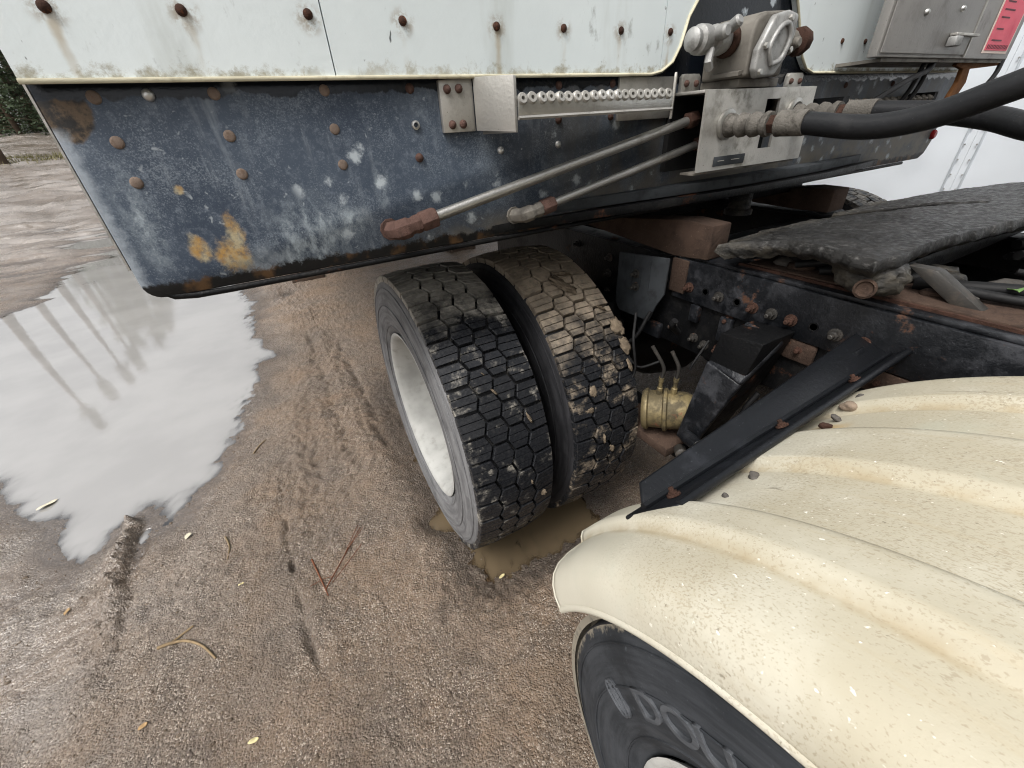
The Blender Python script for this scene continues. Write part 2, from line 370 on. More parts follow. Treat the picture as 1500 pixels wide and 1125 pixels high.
m_worn('galvanised', (.50, .485, .45), (.26, .25, .22), .42, .55, 0, 22, .55, fleck=(.14, .13, .11))
m_worn('steel_bright', (.50, .49, .46), (.30, .28, .24), .33, .85, .12, 24, .35, rustcol=(.10, .06, .03))
m_worn('aluminium_cast', (.37, .37, .36), (.17, .165, .155), .5, .4, .08, 30, .6, fleck=(.10, .09, .08))
m_worn('cast_dirty', (.20, .185, .16), (.08, .072, .062), .65, .3, .1, 26, .6)
m_worn('bolt_grimy', (.045, .042, .038), (.10, .085, .07), .5, .3, .25, 60, .5, rustcol=(.05, .022, .012))
m_worn('rust', (.060, .030, .021), (.026, .016, .012), .8, 0, .15, 60, .6, bumps=.7, rustcol=(.048, .020, .012), fleck=(.20, .13, .10))
m_worn('rust_red', (.125, .072, .058), (.05, .034, .03), .75, 0, .15, 70, .55, bumps=.8, rustcol=(.08, .034, .02), fleck=(.26, .19, .165))
m_worn('rivet_dusty', (.24, .185, .15), (.15, .10, .075), .85, 0, .2, 90, .5, bumps=.5)
m_worn('rivet_rust', (.05, .025, .018), (.11, .05, .03), .85, 0, .3, 90, .5, bumps=.5)
m_worn('rivet_steel', (.6, .6, .58), (.35, .33, .3), .3, .8, 0, 60, .3)
m_worn('frame_black', (.0065, .0068, .0075), (.024, .023, .022), .42, 0, .22, 16, .5, rustcol=(.06, .026, .014), fleck=(.045, .04, .036), spec=.15, bumps=.6)
m_worn('frame_clean', (.008, .009, .011), (.046, .048, .054), .28, 0, .34, 20, .66, rustcol=(.05, .024, .014), fleck=(.06, .063, .07), spec=.35, bumps=.5)
m_worn('bracket_black', (.008, .009, .011), (.018, .020, .025), .36, 0, 0, 14, .4, fleck=(.055, .06, .068), spec=.28)
m_worn('grey_plate', (.045, .05, .055), (.02, .021, .022), .7, 0, 0, 30, .5)
m_worn('rust_block', (.065, .042, .031), (.032, .022, .018), .9, 0, .12, 22, .6, bumps=.8, fleck=(.19, .135, .10))
m_worn('gold_zinc', (.24, .19, .095), (.055, .046, .03), .5, .4, .25, 26, .8)
m_worn('hose_rubber', (.014, .0145, .016), (.028, .028, .029), .42, 0, 0, 16, .4, fleck=(.045, .045, .047))
m_worn('hose_wrap', (.14, .13, .115), (.05, .046, .04), .8, 0, .08, 40, .6, bumps=.9)
m_worn('rim_paint', (.47, .47, .445), (.34, .33, .30), .55, 0, .04, 30, .4, fleck=(.16, .14, .12))
m_worn('grey_box', (.31, .30, .285), (.21, .20, .19), .5, .25, 0, 14, .4, fleck=(.16, .155, .15))
m_worn('cream_trim', (.66, .62, .46), (.36, .32, .22), .5, 0, 0, 30, .4)
m_worn('pink_label', (.72, .10, .15), (.60, .085, .13), .45, 0, 0, 10, .4)
m_worn('label_ink', (.10, .02, .03), (.05, .02, .02), .5, 0, 0, 10, .4)
m_worn('label_border', (.75, .62, .55), (.55, .42, .38), .5, 0, 0, 10, .4)
m_worn('red_lens', (.30, .02, .02), (.18, .015, .015), .25, 0, 0, 10, .4)
m_worn('red_paint', (.22, .012, .025), (.10, .01, .015), .4, 0, 0, 30, .4)
m_worn('cable_black', (.007, .007, .0075), (.014, .014, .014), .6, spec=.3)
m_worn('clip_rust', (.16, .07, .025), (.07, .03, .015), .85, 0, .2, 50, .5, bumps=.6)
m_worn('white_far', (.82, .87, .92), (.76, .81, .86), .35, 0, 0, 3, .4)
m_worn('seam_grey', (.62, .67, .72), (.5, .55, .6), .4, 0, 0, 6, .5)
m_worn('white_side', (.66, .68, .68), (.5, .5, .48), .5, 0, 0, 4, .4)
m_worn('dark_gap', (.01, .01, .01), (.02, .02, .02), .8)
m_worn('mud_dry', (.24, .19, .135), (.15, .115, .08), .95, 0, 0, 60, .6, bumps=1.0, fleck=(.33, .27, .2))
m_worn('foot_mud', (.085, .06, .045), (.04, .03, .022), .7, 0, .2, 30, .5)
m_worn('twig_red', (.16, .06, .03), (.09, .04, .025), .8, 0, 0, 60, .5)
m_worn('twig_tan', (.26, .19, .11), (.15, .11, .07), .8, 0, 0, 60, .5)
m_worn('bark', (.09, .065, .045), (.05, .04, .03), .9, 0, 0, 12, .6, bumps=.8)
m_worn('stone', (.26, .20, .15), (.16, .12, .09), .8, 0, 0, 60, .5, bumps=.5)
m_worn('grit', (.20, .155, .115), (.07, .054, .04), .7, 0, 0, 9, .8, fleck=(.42, .36, .30))
m_worn('stone_grey', (.11, .10, .09), (.06, .055, .05), .8, 0, 0, 60, .5, bumps=.5)

def mat_leafy(name, c1, c2, tr=.25):
    n = NT(name)
    col = n.mix(n.noise(2.5, 3), c1, c2); col = n.mix(n.math('MULTIPLY', n.rnd, .4), col, tuple(c*.6 for c in c1))
    n.done(col, .7); n.put(n.p.inputs['Transmission Weight'], 0.0)
    M[name] = n.m
mat_leafy('needles', (.030, .052, .022), (.065, .095, .038))
mat_leafy('needles_pine', (.022, .036, .018), (.05, .07, .03))
mat_leafy('grass_dry', (.16, .15, .06), (.24, .21, .09))
mat_leafy('leaf_yellow', (.58, .50, .24), (.66, .60, .36))
mat_leafy('leaf_tan', (.40, .26, .12), (.30, .19, .09))
mat_leafy('leaf_pale', (.62, .58, .46), (.55, .5, .36))
mat_leafy('leaf_green', (.10, .20, .05), (.16, .28, .08))

# ------------------------------------------------------------------ mesh helpers
WORG = {}
def wo(o): return WORG.get(o.name, Vector((0, 0, 0)))

class MB:
    def __init__(s): s.v = []; s.f = []
    def add(s, vs, fs):
        b = len(s.v); s.v += [tuple(q) for q in vs]; s.f += [tuple(b+i for i in f) for f in fs]; return s
    def box(s, x0, x1, y0, y1, z0, z1):
        return s.add([(x, y, z) for z in (z0, z1) for y in (y0, y1) for x in (x0, x1)],
                     [(0, 2, 3, 1), (4, 5, 7, 6), (0, 1, 5, 4), (2, 6, 7, 3), (0, 4, 6, 2), (1, 3, 7, 5)])
    def prism(s, poly, a, b, ax='y'):
        # poly: list of 2D points in the other two axes (x,z for y ; x,y for z ; y,z for x)
        n = len(poly)
        def p(q, t): return {'y': (q[0], t, q[1]), 'z': (q[0], q[1], t), 'x': (t, q[0], q[1])}[ax]
        s.add([p(q, a) for q in poly] + [p(q, b) for q in poly],
              [tuple(range(n)), tuple(range(2*n-1, n-1, -1))] + [(i, i+n, (i+1) % n+n, (i+1) % n) for i in range(n)])
        return s
    def hexa(s, p8): return s.add(p8, [(0, 2, 3, 1), (4, 5, 7, 6), (0, 1, 5, 4), (2, 6, 7, 3), (0, 4, 6, 2), (1, 3, 7, 5)])
    def frame(s, d):
        d = Vector(d).normalized(); u = d.cross(Vector((0, 0, 1)))
        if u.length < .05: u = d.cross(Vector((1, 0, 0)))
        u.normalize(); return d, u, d.cross(u)
    def lathe(s, prof, org, d, seg=20, cap=True, a0=0, a1=2*PI):
        # prof: (distance along d, radius)
        d, u, w = s.frame(d); org = Vector(org); full = abs(a1-a0-2*PI) < 1e-6
        k = seg if full else seg+1; vs = []
        for (t, r) in prof:
            for i in range(k):
                a = a0+(a1-a0)*i/seg
                vs.append(org+d*t+(u*math.cos(a)+w*math.sin(a))*r)
        fs = []
        for j in range(len(prof)-1):
            for i in range(seg):
                i2 = (i+1) % k
                fs.append((j*k+i, j*k+i2, (j+1)*k+i2, (j+1)*k+i))
        if cap and full:
            fs.append(tuple(range(k-1, -1, -1))); fs.append(tuple((len(prof)-1)*k+i for i in range(k)))
        return s.add(vs, fs)
    def tube(s, pts, rad, seg=12, cap=True):
        pts = [Vector(p) for p in pts]; n = len(pts)
        rs = rad if isinstance(rad, (list, tuple)) else [rad]*n
        vs = []; _, u, w = s.frame(pts[1]-pts[0])
        for i, p in enumerate(pts):
            d = (pts[min(i+1, n-1)]-pts[max(i-1, 0)]).normalized()
            u = (u-d*u.dot(d)).normalized(); w = d.cross(u)
            for k in range(seg):
                a = 2*PI*k/seg; vs.append(p+(u*math.cos(a)+w*math.sin(a))*rs[i])
        fs = [(i*seg+k, i*seg+(k+1) % seg, (i+1)*seg+(k+1) % seg, (i+1)*seg+k) for i in range(n-1) for k in range(seg)]
        if cap: fs += [tuple(range(seg-1, -1, -1)), tuple((n-1)*seg+k for k in range(seg))]
        return s.add(vs, fs)
    def mesh(s, name, org=(0, 0, 0), bevel=0, seg=2, smooth=35, jit=0):
        o = Vector(org); me = bpy.data.meshes.new(name)
        me.from_pydata([tuple(Vector(v)-o) for v in s.v], [], s.f)
        bm = bmesh.new(); bm.from_mesh(me)
        bmesh.ops.remove_doubles(bm, verts=bm.verts, dist=1e-6)
        bmesh.ops.recalc_face_normals(bm, faces=bm.faces)
        if bevel:
            es = [e for e in bm.edges if len(e.link_faces) == 2 and e.calc_face_angle(0) > R(32)]
            bmesh.ops.bevel(bm, geom=es, offset=bevel, segments=seg, profile=.5, affect='EDGES', clamp_overlap=True)
        bm.to_mesh(me); bm.free()
        if smooth:
            me.shade_smooth(); me.set_sharp_from_angle(angle=R(smooth))
        return me
    def build(s, name, mat, parent=None, org=None, bevel=0, seg=2, smooth=35):
        if org is None: org = wo(parent) if parent else Vector((0, 0, 0))
        return link(name, s.mesh(name, org, bevel, seg, smooth), mat, parent, org)

def link(name, me, mat, parent=None, org=(0, 0, 0), rot=None):
    if mat is not None and not me.materials: me.materials.append(M[mat])
    o = bpy.data.objects.new(name, me); COL.objects.link(o)
    place(o, parent, org, rot); return o
def place(o, parent, org, rot=None):
    org = Vector(org); WORG[o.name] = org
    if parent is not None:
        o.parent = parent; o.location = org-wo(parent)
    else: o.location = org
    if rot is not None: o.rotation_euler = rot
def thing(name, loc, label, cat, group=None):
    o = bpy.data.objects.new(name, None); COL.objects.link(o); o.empty_display_size = .2
    place(o, None, loc); tag(o, label, cat, group); return o
def tag(o, label, cat, group=None):
    o['label'] = label; o['category'] = cat
    if group: o['group'] = group
    return o
def struct(o, kind='structure'): o['kind'] = kind; return o
def bez(pts, n=10):           # Catmull-Rom through pts
    P = [Vector(p) for p in pts]; P = [P[0]*2-P[1]]+P+[P[-1]*2-P[-2]]; out = []
    for i in range(1, len(P)-2):
        for k in range(n):
            t = k/n; a, b, c, d = P[i-1], P[i], P[i+1], P[i+2]
            out.append(.5*((2*b)+(c-a)*t+(2*a-5*b+4*c-d)*t*t+(3*b-a-3*c+d)*t**3))
    out.append(P[-2]); return out

def dome_mesh(name, r, h, seg=14):            # rivet head on the plane y=0, facing -Y
    m = MB(); m.lathe([(-.002, r), (h*.35, r*.94), (h*.75, r*.66), (h, r*.2)], (0, 0, 0), (0, -1, 0), seg); return m.mesh(name, smooth=60)
def bolt_mesh(name, r, h, washer=True):       # hex bolt facing -X with washer and threaded end
    m = MB()
    if washer: m.lathe([(0, r*1.45), (.003, r*1.45), (.0035, r*1.3)], (0, 0, 0), (-1, 0, 0), 16)
    m.lathe([(.003, r), (h, r), (h*1.08, r*.8)], (0, 0, 0), (-1, 0, 0), 6)
    m.lathe([(h, r*.55), (h*1.9, r*.55), (h*2.0, r*.4)], (0, 0, 0), (-1, 0, 0), 10)
    return m.mesh(name, smooth=30)

# numpy gradient noise for the land
def _h(ix, iy, seed):
    h = (ix.astype(np.int64)*374761393+iy.astype(np.int64)*668265263+seed*974634777) & 0x7fffffff
    h = ((h ^ (h >> 13))*1274126177) & 0x7fffffff
    return (h ^ (h >> 16)) & 0xffff
def pn(x, y, seed=0):
    ix = np.floor(x); iy = np.floor(y); fx = x-ix; fy = y-iy
    u = fx**3*(fx*(fx*6-15)+10); v = fy**3*(fy*(fy*6-15)+10)
    def g(a, b):
        an = _h(ix+a, iy+b, seed)/65535.*2*PI
        return np.cos(an)*(fx-a)+np.sin(an)*(fy-b)
    return (1-v)*((1-u)*g(0, 0)+u*g(1, 0))+v*((1-u)*g(0, 1)+u*g(1, 1))
def fbm(x, y, oct=4, seed=0, gain=.5):
    s = 0; a = 1; f = 1
    for i in range(oct): s = s+a*pn(x*f, y*f, seed+i*17); a *= gain; f *= 2.03
    return s
def seg_d(x, y, ax, ay, bx, by):
    dx, dy = bx-ax, by-ay
    t = np.clip(((x-ax)*dx+(y-ay)*dy)/(dx*dx+dy*dy), 0, 1)
    return np.hypot(x-ax-t*dx, y-ay-t*dy), t
def sdf(x, y, poly):
    d = np.full(x.shape, 1e9); ins = np.zeros(x.shape, bool); n = len(poly)
    for i in range(n):
        ax, ay = poly[i]; bx, by = poly[(i+1) % n]
        d = np.minimum(d, seg_d(x, y, ax, ay, bx, by)[0])
        c = ((ay > y) != (by > y)) & (x < (bx-ax)*(y-ay)/(by-ay+1e-12)+ax); ins ^= c
    return np.where(ins, -d, d)
PUD = [(-4.4, 13.2), (-3.0, 12.6), (-1.6, 10.0), (-.75, 7.2), (-.51, 5.97), (-.33, 4.43), (-.32, 3.24), (-.35, 2.52), (-.45, 2.13), (-.57, 1.93), (-.66, 1.74), (-.76, 1.62),
       (-.88, 1.64), (-.925, 1.80), (-.98, 1.66), (-1.12, 1.62), (-1.27, 1.86), (-1.62, 2.5), (-2.15, 3.06), (-2.95, 5.0), (-2.75, 6.4), (-2.72, 8.7)]
def land(x, y):
    s = sdf(x, y, PUD)+.030*fbm(x*3.5, y*3.5, 3, 91, .5)
    calm = .22+.78*np.clip((np.abs(s)-.02)/.16, 0, 1)
    z = .010*fbm(x*1.1, y*1.1, 3, 3)+.010*fbm(x*4.2, y*4.2, 3, 9)
    # churned crumbly relief, stronger in a band beside the puddle and round the wheel
    crumb = np.clip(1-np.abs(x+.05)/.35, 0, 1)*np.clip((y-1.0)/.5, 0, 1)
    z += calm*(.0065+.012*crumb)*np.abs(fbm(x*13, y*13, 4, 21, .6))
    patch = np.clip(.55+1.3*fbm(x*1.7, y*1.7, 2, 43), .25, 1.3)
    z += calm*(.0085*patch*fbm(x*26, y*26, 3, 33, .62)+.006*np.clip(fbm(x*9, y*9, 3, 39), 0, 1))+.0022*patch*np.abs(pn(x*75, y*75, 37))
    # wheel track furrows
    for (ax, ay, bx, by, w, a) in ((-.37, 1.75, -.33, 1.14, .009, -.020), (-.33, 1.14, -.26, .75, .014, -.017), (-.29, 1.14, -.22, .75, .022, .012),
                                   (-.05, 3.6, -.02, 1.5, .03, -.018), (.05, 3.6, .07, 1.5, .04, .014), (.13, 3.2, .16, 1.6, .03, -.018),
                                   (-.15, 2.6, -.2, 1.5, .025, -.014), (-.26, 2.2, -.30, 1.3, .022, .012), (.02, 1.0, .1, .5, .03, .010)):
        d, t = seg_d(x+.035*pn(x*5, y*5, 51)+.012*pn(x*19, y*19, 52), y, ax, ay, bx, by)
        z += a*np.exp(-(d/w)**2)*np.clip(.1+2.6*np.abs(pn(x*11, y*11, 61)), 0, 1.3)*np.clip(t*8, 0, 1)*np.clip((1-t)*8, 0, 1)
    # lug prints left by a tyre
    d, t = seg_d(x, y, .08, 4.0, .12, 1.75)
    z += np.where(d < .055, -.017*np.clip(np.sin(t*2*PI*46+d*20)*1.6, 0, 1)*np.clip(.4+2*pn(x*6, y*4, 141), 0, 1), 0)
    # eroded spit running into the puddle
    d, t = seg_d(x+.035*pn(x*7, y*7, 71), y, -.93, 1.83, -.90, .95)
    w = .026+.050*t
    spit = np.exp(-(d/w)**2)*np.clip(1.15-t, 0, 1)
    z += spit*(.022+.050*np.abs(fbm(x*20, y*20, 4, 81, .65)))
    d, t = seg_d(x+.035*pn(x*7, y*7, 71), y, -.885, 1.75, -.83, 1.05)
    z += -.026*np.exp(-(d/.020)**2)*np.clip(1.1-t, 0, 1)*(.5+np.abs(pn(x*30, y*30, 83))*1.4)
    # main puddle
    z += np.where(s < 0, np.maximum(s*.13, -.040), np.minimum(s*.085, .014))
    # low wet flat left of the puddle
    z += -.010*np.clip((-1.25-x)/.6, 0, 1)*np.clip((4-y)/2, 0, 1)
    # rut pressed by the rear wheels, ends in little pools
    rx = np.clip(1-np.abs(x-.52)/.42, 0, 1); ry = np.clip((y-.60)/.22, 0, 1)*np.clip((2.6-y)/.6, 0, 1)
    z += -.058*np.minimum(rx*2.2, 1)*ry
    d = np.hypot((x-.19)/1.0, (y-1.14)/1.2); z += -.026*np.exp(-(d/.055)**2)
    d = np.hypot((x+.13), (y-4.72)/1.4); z += -.03*np.exp(-(d/.09)**2)
    d = np.hypot((x-.14)/1.0, (y-1.04)/1.3); z += .018*np.exp(-(d/.05)**2)
    d = np.hypot((x-.24)/1.4, (y-.80)/1.0); z += .030*np.exp(-(d/.17)**2)*np.abs(fbm(x*14, y*14, 4, 131, .6))
    # churned bank rising to the trees
    f = np.clip((y-5)/5, 0, 1)
    rut = np.abs(fbm(x*.35+y*.12, y*1.25-x*.25, 4, 101, .55))
    z += f*(.26*rut-.05)*np.clip((-x-1.5)/2, 0, 1)
    z += .092*np.maximum(0, np.minimum(y, 46)-13.2)
    return z

# ------------------------------------------------------------------ ground and water
def axis(knots):
    out = []
    for (a, b, step) in knots:
        out += list(np.arange(a, b-1e-9, step))
    return np.array(out+[knots[-1][1]])
gx = axis([(-160, -40, 8), (-40, -12, 1.4), (-12, -5, .25), (-5, -2.2, .045), (-2.2, .75, .0062), (.75, 2.2, .05), (2.2, 8, .4), (8, 40, 3), (40, 160, 12)])
gy = axis([(-40, -4, 4), (-4, .2, .2), (.2, 2.6, .0062), (2.6, 3.0, .010), (3.0, 6.0, .022), (6, 14, .07), (14, 30, .2), (30, 60, .8), (60, 200, 7)])
X, Y = np.meshgrid(gx, gy); Z = land(X, Y)
nx, ny = len(gx), len(gy)
co = np.stack([X, Y, Z], -1).reshape(-1, 3)
ii = (np.arange(ny-1)[:, None]*nx+np.arange(nx-1)[None, :]).reshape(-1)
quads = np.stack([ii, ii+1, ii+1+nx, ii+nx], -1)
gm = bpy.data.meshes.new('ground'); gm.vertices.add(len(co)); gm.vertices.foreach_set('co', co.astype(np.float32).ravel())
gm.loops.add(quads.size); gm.loops.foreach_set('vertex_index', quads.astype(np.int32).ravel())
gm.polygons.add(len(quads)); gm.polygons.foreach_set('loop_start', np.arange(0, quads.size, 4, dtype=np.int32))
gm.polygons.foreach_set('loop_total', np.full(len(quads), 4, np.int32)); gm.update(); gm.shade_smooth()
struct(link('ground', gm, 'ground'))
def zat(x, y): return float(land(np.array([float(x)]), np.array([float(y)]))[0])
def water(x0, x1, y0, y1, step, z, mat):          # level sheet, kept only where it covers the land
    xs = np.arange(x0, x1, step); ys = np.arange(y0, y1, step*1.5); WX, WY = np.meshgrid(xs, ys)
    D = z-land(WX, WY); nx_ = len(xs); me = bpy.data.meshes.new('puddle')
    wet = (D > -.004) & ((sdf(WX, WY, PUD) < .15) if mat == 'puddle_water' else True); fs = []
    for j in range(len(ys)-1):
        for i in range(nx_-1):
            if wet[j, i] or wet[j, i+1] or wet[j+1, i] or wet[j+1, i+1]:
                q = j*nx_+i; fs.append((q, q+1, q+1+nx_, q+nx_))
    vs = np.stack([WX, WY, np.full(WX.shape, z)], -1).reshape(-1, 3)
    me.from_pydata(vs.tolist(), [], fs)
    at = me.attributes.new('depth', 'FLOAT', 'POINT'); at.data.foreach_set('value', np.maximum(D, 0).astype(np.float32).ravel())
    bm = bmesh.new(); bm.from_mesh(me); bmesh.ops.delete(bm, geom=[v for v in bm.verts if not v.link_faces], context='VERTS'); bm.to_mesh(me); bm.free()
    return struct(link('puddle', me, mat))
water(-5.0, -.05, 1.2, 13.6, .02, -.0115, 'puddle_water')
water(.02, 1.0, .35, 1.7, .02, -.027, 'rut_water')
water(-.35, .05, 4.45, 5.0, .02, -.010, 'rut_water')

# ------------------------------------------------------------------ the semi-trailer (front wall faces the camera)
TR = thing('semi_trailer', (1.085, .82, 0), 'white riveted trailer nose with dark slate apron hanging over the truck wheels', 'trailer')
body = MB().box(-.205, 2.37, .845, 12.0, 1.30, 3.7).build('cargo_body', 'white_side', TR)
MB().box(-.16, 2.32, .85, 2.2, 1.146, 1.296).build('coupler_underside', 'frame_black', TR)
for xx in (.62, 1.50):
    MB().box(xx, xx+.05, 2.3, 11.5, 1.05, 1.29).build('main_beam', 'frame_black', TR)
for k in range(12):
    MB().box(-.15, 2.31, 2.6+k*.75, 2.66+k*.75, 1.2, 1.296).build('cross_beam', 'frame_black', TR)
YF = .8157
MB().box(1.05, 1.9, 1.0, 1.7, 1.06, 1.1455).build('kingpin_box', 'frame_black', TR, bevel=.004)
MB().lathe([(0, .045), (.03, .045), (.035, .036), (.09, .036), (.095, .045), (.11, .045)], (1.44, .95, 1.146), (0, 0, -1), 20).build('kingpin', 'grease', TR)
# white front panels with a cut-out over the coupling well
DOME = [(.80, 1.419), (.83, 1.424), (.86, 1.44), (.878, 1.468), (.893, 1.516), (.925, 1.56), (.97, 1.60), (1.03, 1.632), (1.1, 1.642),
        (1.17, 1.63), (1.222, 1.60), (1.262, 1.55), (1.30, 1.497), (1.333, 1.452), (1.365, 1.428), (1.40, 1.419)]
ZT = 2.5
D1 = [p for p in DOME if p[0] < .827]; D2 = [p for p in DOME if p[0] > .829]
pan_polys = [[(-.2124, 1.419), (.1478, 1.419), (.1478, ZT), (-.2124, ZT)],
             [(.1496, 1.419)] + D1 + [(.826, 1.4235), (.826, ZT), (.1496, ZT)],
             [(.8278, 1.4238)] + D2 + [(1.66, 1.419), (1.66, ZT), (.8278, ZT)],
             [(1.6618, 1.419), (2.372, 1.419), (2.372, ZT), (1.6618, ZT)]]
panels = []
for i, p in enumerate(pan_polys):
    panels.append(MB().prism(p, .800, .8135).build('panel', 'white', TR, bevel=0, smooth=0))
MB().box(-.2, 2.36, .8142, .8150, 1.70, ZT-.01).build('panel_backing', 'dark_gap', TR)
# folded cream edge along the bottom of the panels
path = [(-.2124, .7985, 1.4185)] + [(x, .7985, z) for x, z in DOME] + [(2.372, .7985, 1.4185)]
MB().tube(path, .0032, 6).build('edge_trim', 'cream_trim', TR, smooth=60)
# slate apron
ap = [(-.2124, 1.66), (-.2124, 1.167)] + [(-.2124+.024*(1-math.cos(a)), 1.166-.024*math.sin(a)) for a in [R(k*15) for k in range(1, 7)]] + \
     [(2.325, 1.142), (2.36, 1.158), (2.383, 1.20), (2.383, 1.66)]
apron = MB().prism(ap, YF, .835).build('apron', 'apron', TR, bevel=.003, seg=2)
# rolled bottom lip
lp = [(-.196, .822, 1.154), (-.178, .820, 1.1405), (-.15, .818, 1.137)] + [(x, .817, 1.1365) for x in np.arange(-.1, 2.3, .1)]
MB().tube(lp, .0055, 8).build('bottom_lip', 'frame_black', TR, smooth=60)
# side return flange of the apron (thin pale edge)
MB().box(-.2155, -.2128, .8165, .93, 1.19, 1.655).build('side_flange', 'galvanised', TR)
# nose plate ledges above the kingpin
fr = bez([(.40, .8155, 0), (.62, .795, 0), (.9, .765, 0), (1.2, .748, 0), (1.5, .752, 0), (1.8, .785, 0), (2.0, .8155, 0)], 6)
MB().prism([(p.x, p.y) for p in fr], 1.1475, 1.166, 'z').build('nose_plate', 'frame_black', TR, bevel=.003)
fr2 = bez([(.56, .8155, 0), (.72, .800, 0), (.95, .778, 0), (1.2, .765, 0), (1.5, .768, 0), (1.75, .795, 0), (1.86, .8155, 0)], 6)
MB().prism([(p.x, p.y) for p in fr2], 1.169, 1.192, 'z').build('nose_ledge', 'grey_plate', TR, bevel=.003)

# rivets: one dome mesh per finish, each head an object of its own
rv = {}
for nm, r, h in (('rivet_rust', .0067, .005), ('rivet_dusty', .0082, .0022), ('rivet_steel', .0075, .006), ('rust_red', .0078, .006)):
    rv[nm] = dome_mesh('rivet_'+nm, r, h); rv[nm].materials.append(M[nm])
pan_of = lambda x: panels[0 if x < .149 else 1 if x < .827 else 2 if x < 1.66 else 3]
for x in RIV_X + [1.5, 1.62, 1.70]:
    for z in (1.489, 1.62):
        if .85 < x < 1.3: continue
        link('rivet', rv['rivet_rust'], None, pan_of(x), (x+random.uniform(-.002, .002), .800, z+random.uniform(-.003, .003)), (0, random.uniform(0, 3), 0))
dusty = [(-.154, 1.403), (-.02, 1.404), (.129, 1.405), (-.153, 1.353), (-.02, 1.353), (.13, 1.354), (-.154, 1.304), (-.022, 1.303), (.129, 1.303)]
for x, z in dusty: link('rivet', rv['rivet_dusty'], None, apron, (x, YF, z), (0, random.uniform(0, 3), 0))
for x, z in [(.266, 1.405), (.571, 1.348), (.571, 1.405), (.709, 1.406), (.709, 1.348), (.264, 1.303), (1.62, 1.39), (1.9, 1.39), (1.50, 1.35)]:
    link('rivet', rv['rust_red'], None, apron, (x, YF, z), (0, random.uniform(0, 3), 0))
for x, z in [(.57, 1.304), (.432, 1.303), (-.096, 1.404)]: link('rivet', rv['rivet_steel'], None, apron, (x, YF, z))
hol = MB().lathe([(-.002, .0075), (.004, .007), (.005, .004), (.001, .0035)], (0, 0, 0), (0, -1, 0), 14, cap=False).mesh('rivet_hollow', smooth=40)
hol.materials.append(M['rivet_steel']); link('rivet', hol, None, apron, (.266, YF, 1.353))

# grip-strut step
ST = MB().prism([(.314, 1.338), (.377, 1.338), (.377, 1.418), (.314, 1.415)], .8035, .8145).build('step', 'galvanised', TR, bevel=.0015)
ST['label'] = 'galvanised step with perforated tread on two bent brackets'
def slab(p, q, z0, z1, t=.004, zz=None):       # upright plate between plan points p and q
    d = Vector((q[0]-p[0], q[1]-p[1], 0)).normalized(); nn = Vector((-d.y, d.x, 0))*t
    a0, a1 = zz if zz else (z0, z1)
    return MB().hexa([(p[0], p[1], z0), (q[0], q[1], a0), (p[0]+nn.x, p[1]+nn.y, z0), (q[0]+nn.x, q[1]+nn.y, a0),
                      (p[0], p[1], z1), (q[0], q[1], a1), (p[0]+nn.x, p[1]+nn.y, z1), (q[0]+nn.x, q[1]+nn.y, a1)])
slab((.3765, .8005), (.414, .722), 1.338, 1.418, .004, (1.333, 1.4135)).build('bracket_wing', 'galvanised', ST, bevel=.0012)
slab((.4145, .7215), (.421, .7235), 1.332, 1.4125, .085).build('bracket_end', 'galvanised', ST, bevel=.0012)
MB().box(.722, .886, .8075, .8145, 1.338, 1.416).build('bracket_flange', 'galvanised', ST, bevel=.0012)
slab((.793, .720), (.889, .805), 1.336, 1.415, .005).build('bracket_end', 'galvanised', ST, bevel=.0012)
MB().box(.421, .790, .7205, .7245, 1.353, 1.379).add([], []).build('tread_front', 'steel_bright', ST, bevel=.002)
MB().box(.421, .790, .7250, .795, 1.372, 1.3755).build('tread_top', 'galvanised', ST)
tm = MB().lathe([(0, .0098), (.008, .0096), (.0105, .0078), (.0105, .0032), (.001, .0026)], (0, 0, 0), (0, -1, .35), 14, cap=False).mesh('tread_tooth', smooth=50)
tm.materials.append(M['galvanised'])
for k in range(19):
    link('tread_tooth', tm, None, ST, (.4315+k*.0192, .7285, 1.3785+random.uniform(-.0006, .0006)), (0, random.uniform(-.2, .2), random.uniform(-.2, .2)))
MB().tube([(.421, .7205, 1.353), (.6, .7205, 1.3535), (.79, .7205, 1.354)], .0035, 6).build('tread_lip', 'galvanised', ST)
bm1 = dome_mesh('step_bolt', .0072, .007); bm1.materials.append(M['rust_red'])
for x, z in ((.328, 1.402), (.350, 1.4025), (.331, 1.350), (.352, 1.350)): link('bolt', bm1, None, ST, (x, .8035, z))

# matching step on the far side, mostly hidden behind the hoses
S2 = MB().box(1.50, 2.02, .735, .740, 1.318, 1.342).build('step', 'frame_black', TR, bevel=.002)
t2 = MB().lathe([(0, .011), (.010, .011), (.012, .008), (.001, .006)], (0, 0, 0), (0, -.6, 1), 10, cap=False).mesh('far_tooth', smooth=50)
t2.materials.append(M['cast_dirty'])
for k in range(13): link('tread_tooth', t2, None, S2, (1.52+k*.04, .742, 1.340))
MB().box(1.47, 1.50, .735, .814, 1.30, 1.36).build('bracket_end', 'frame_black', S2)
MB().box(2.02, 2.04, .735, .814, 1.30, 1.36).build('bracket_end', 'frame_black', S2)

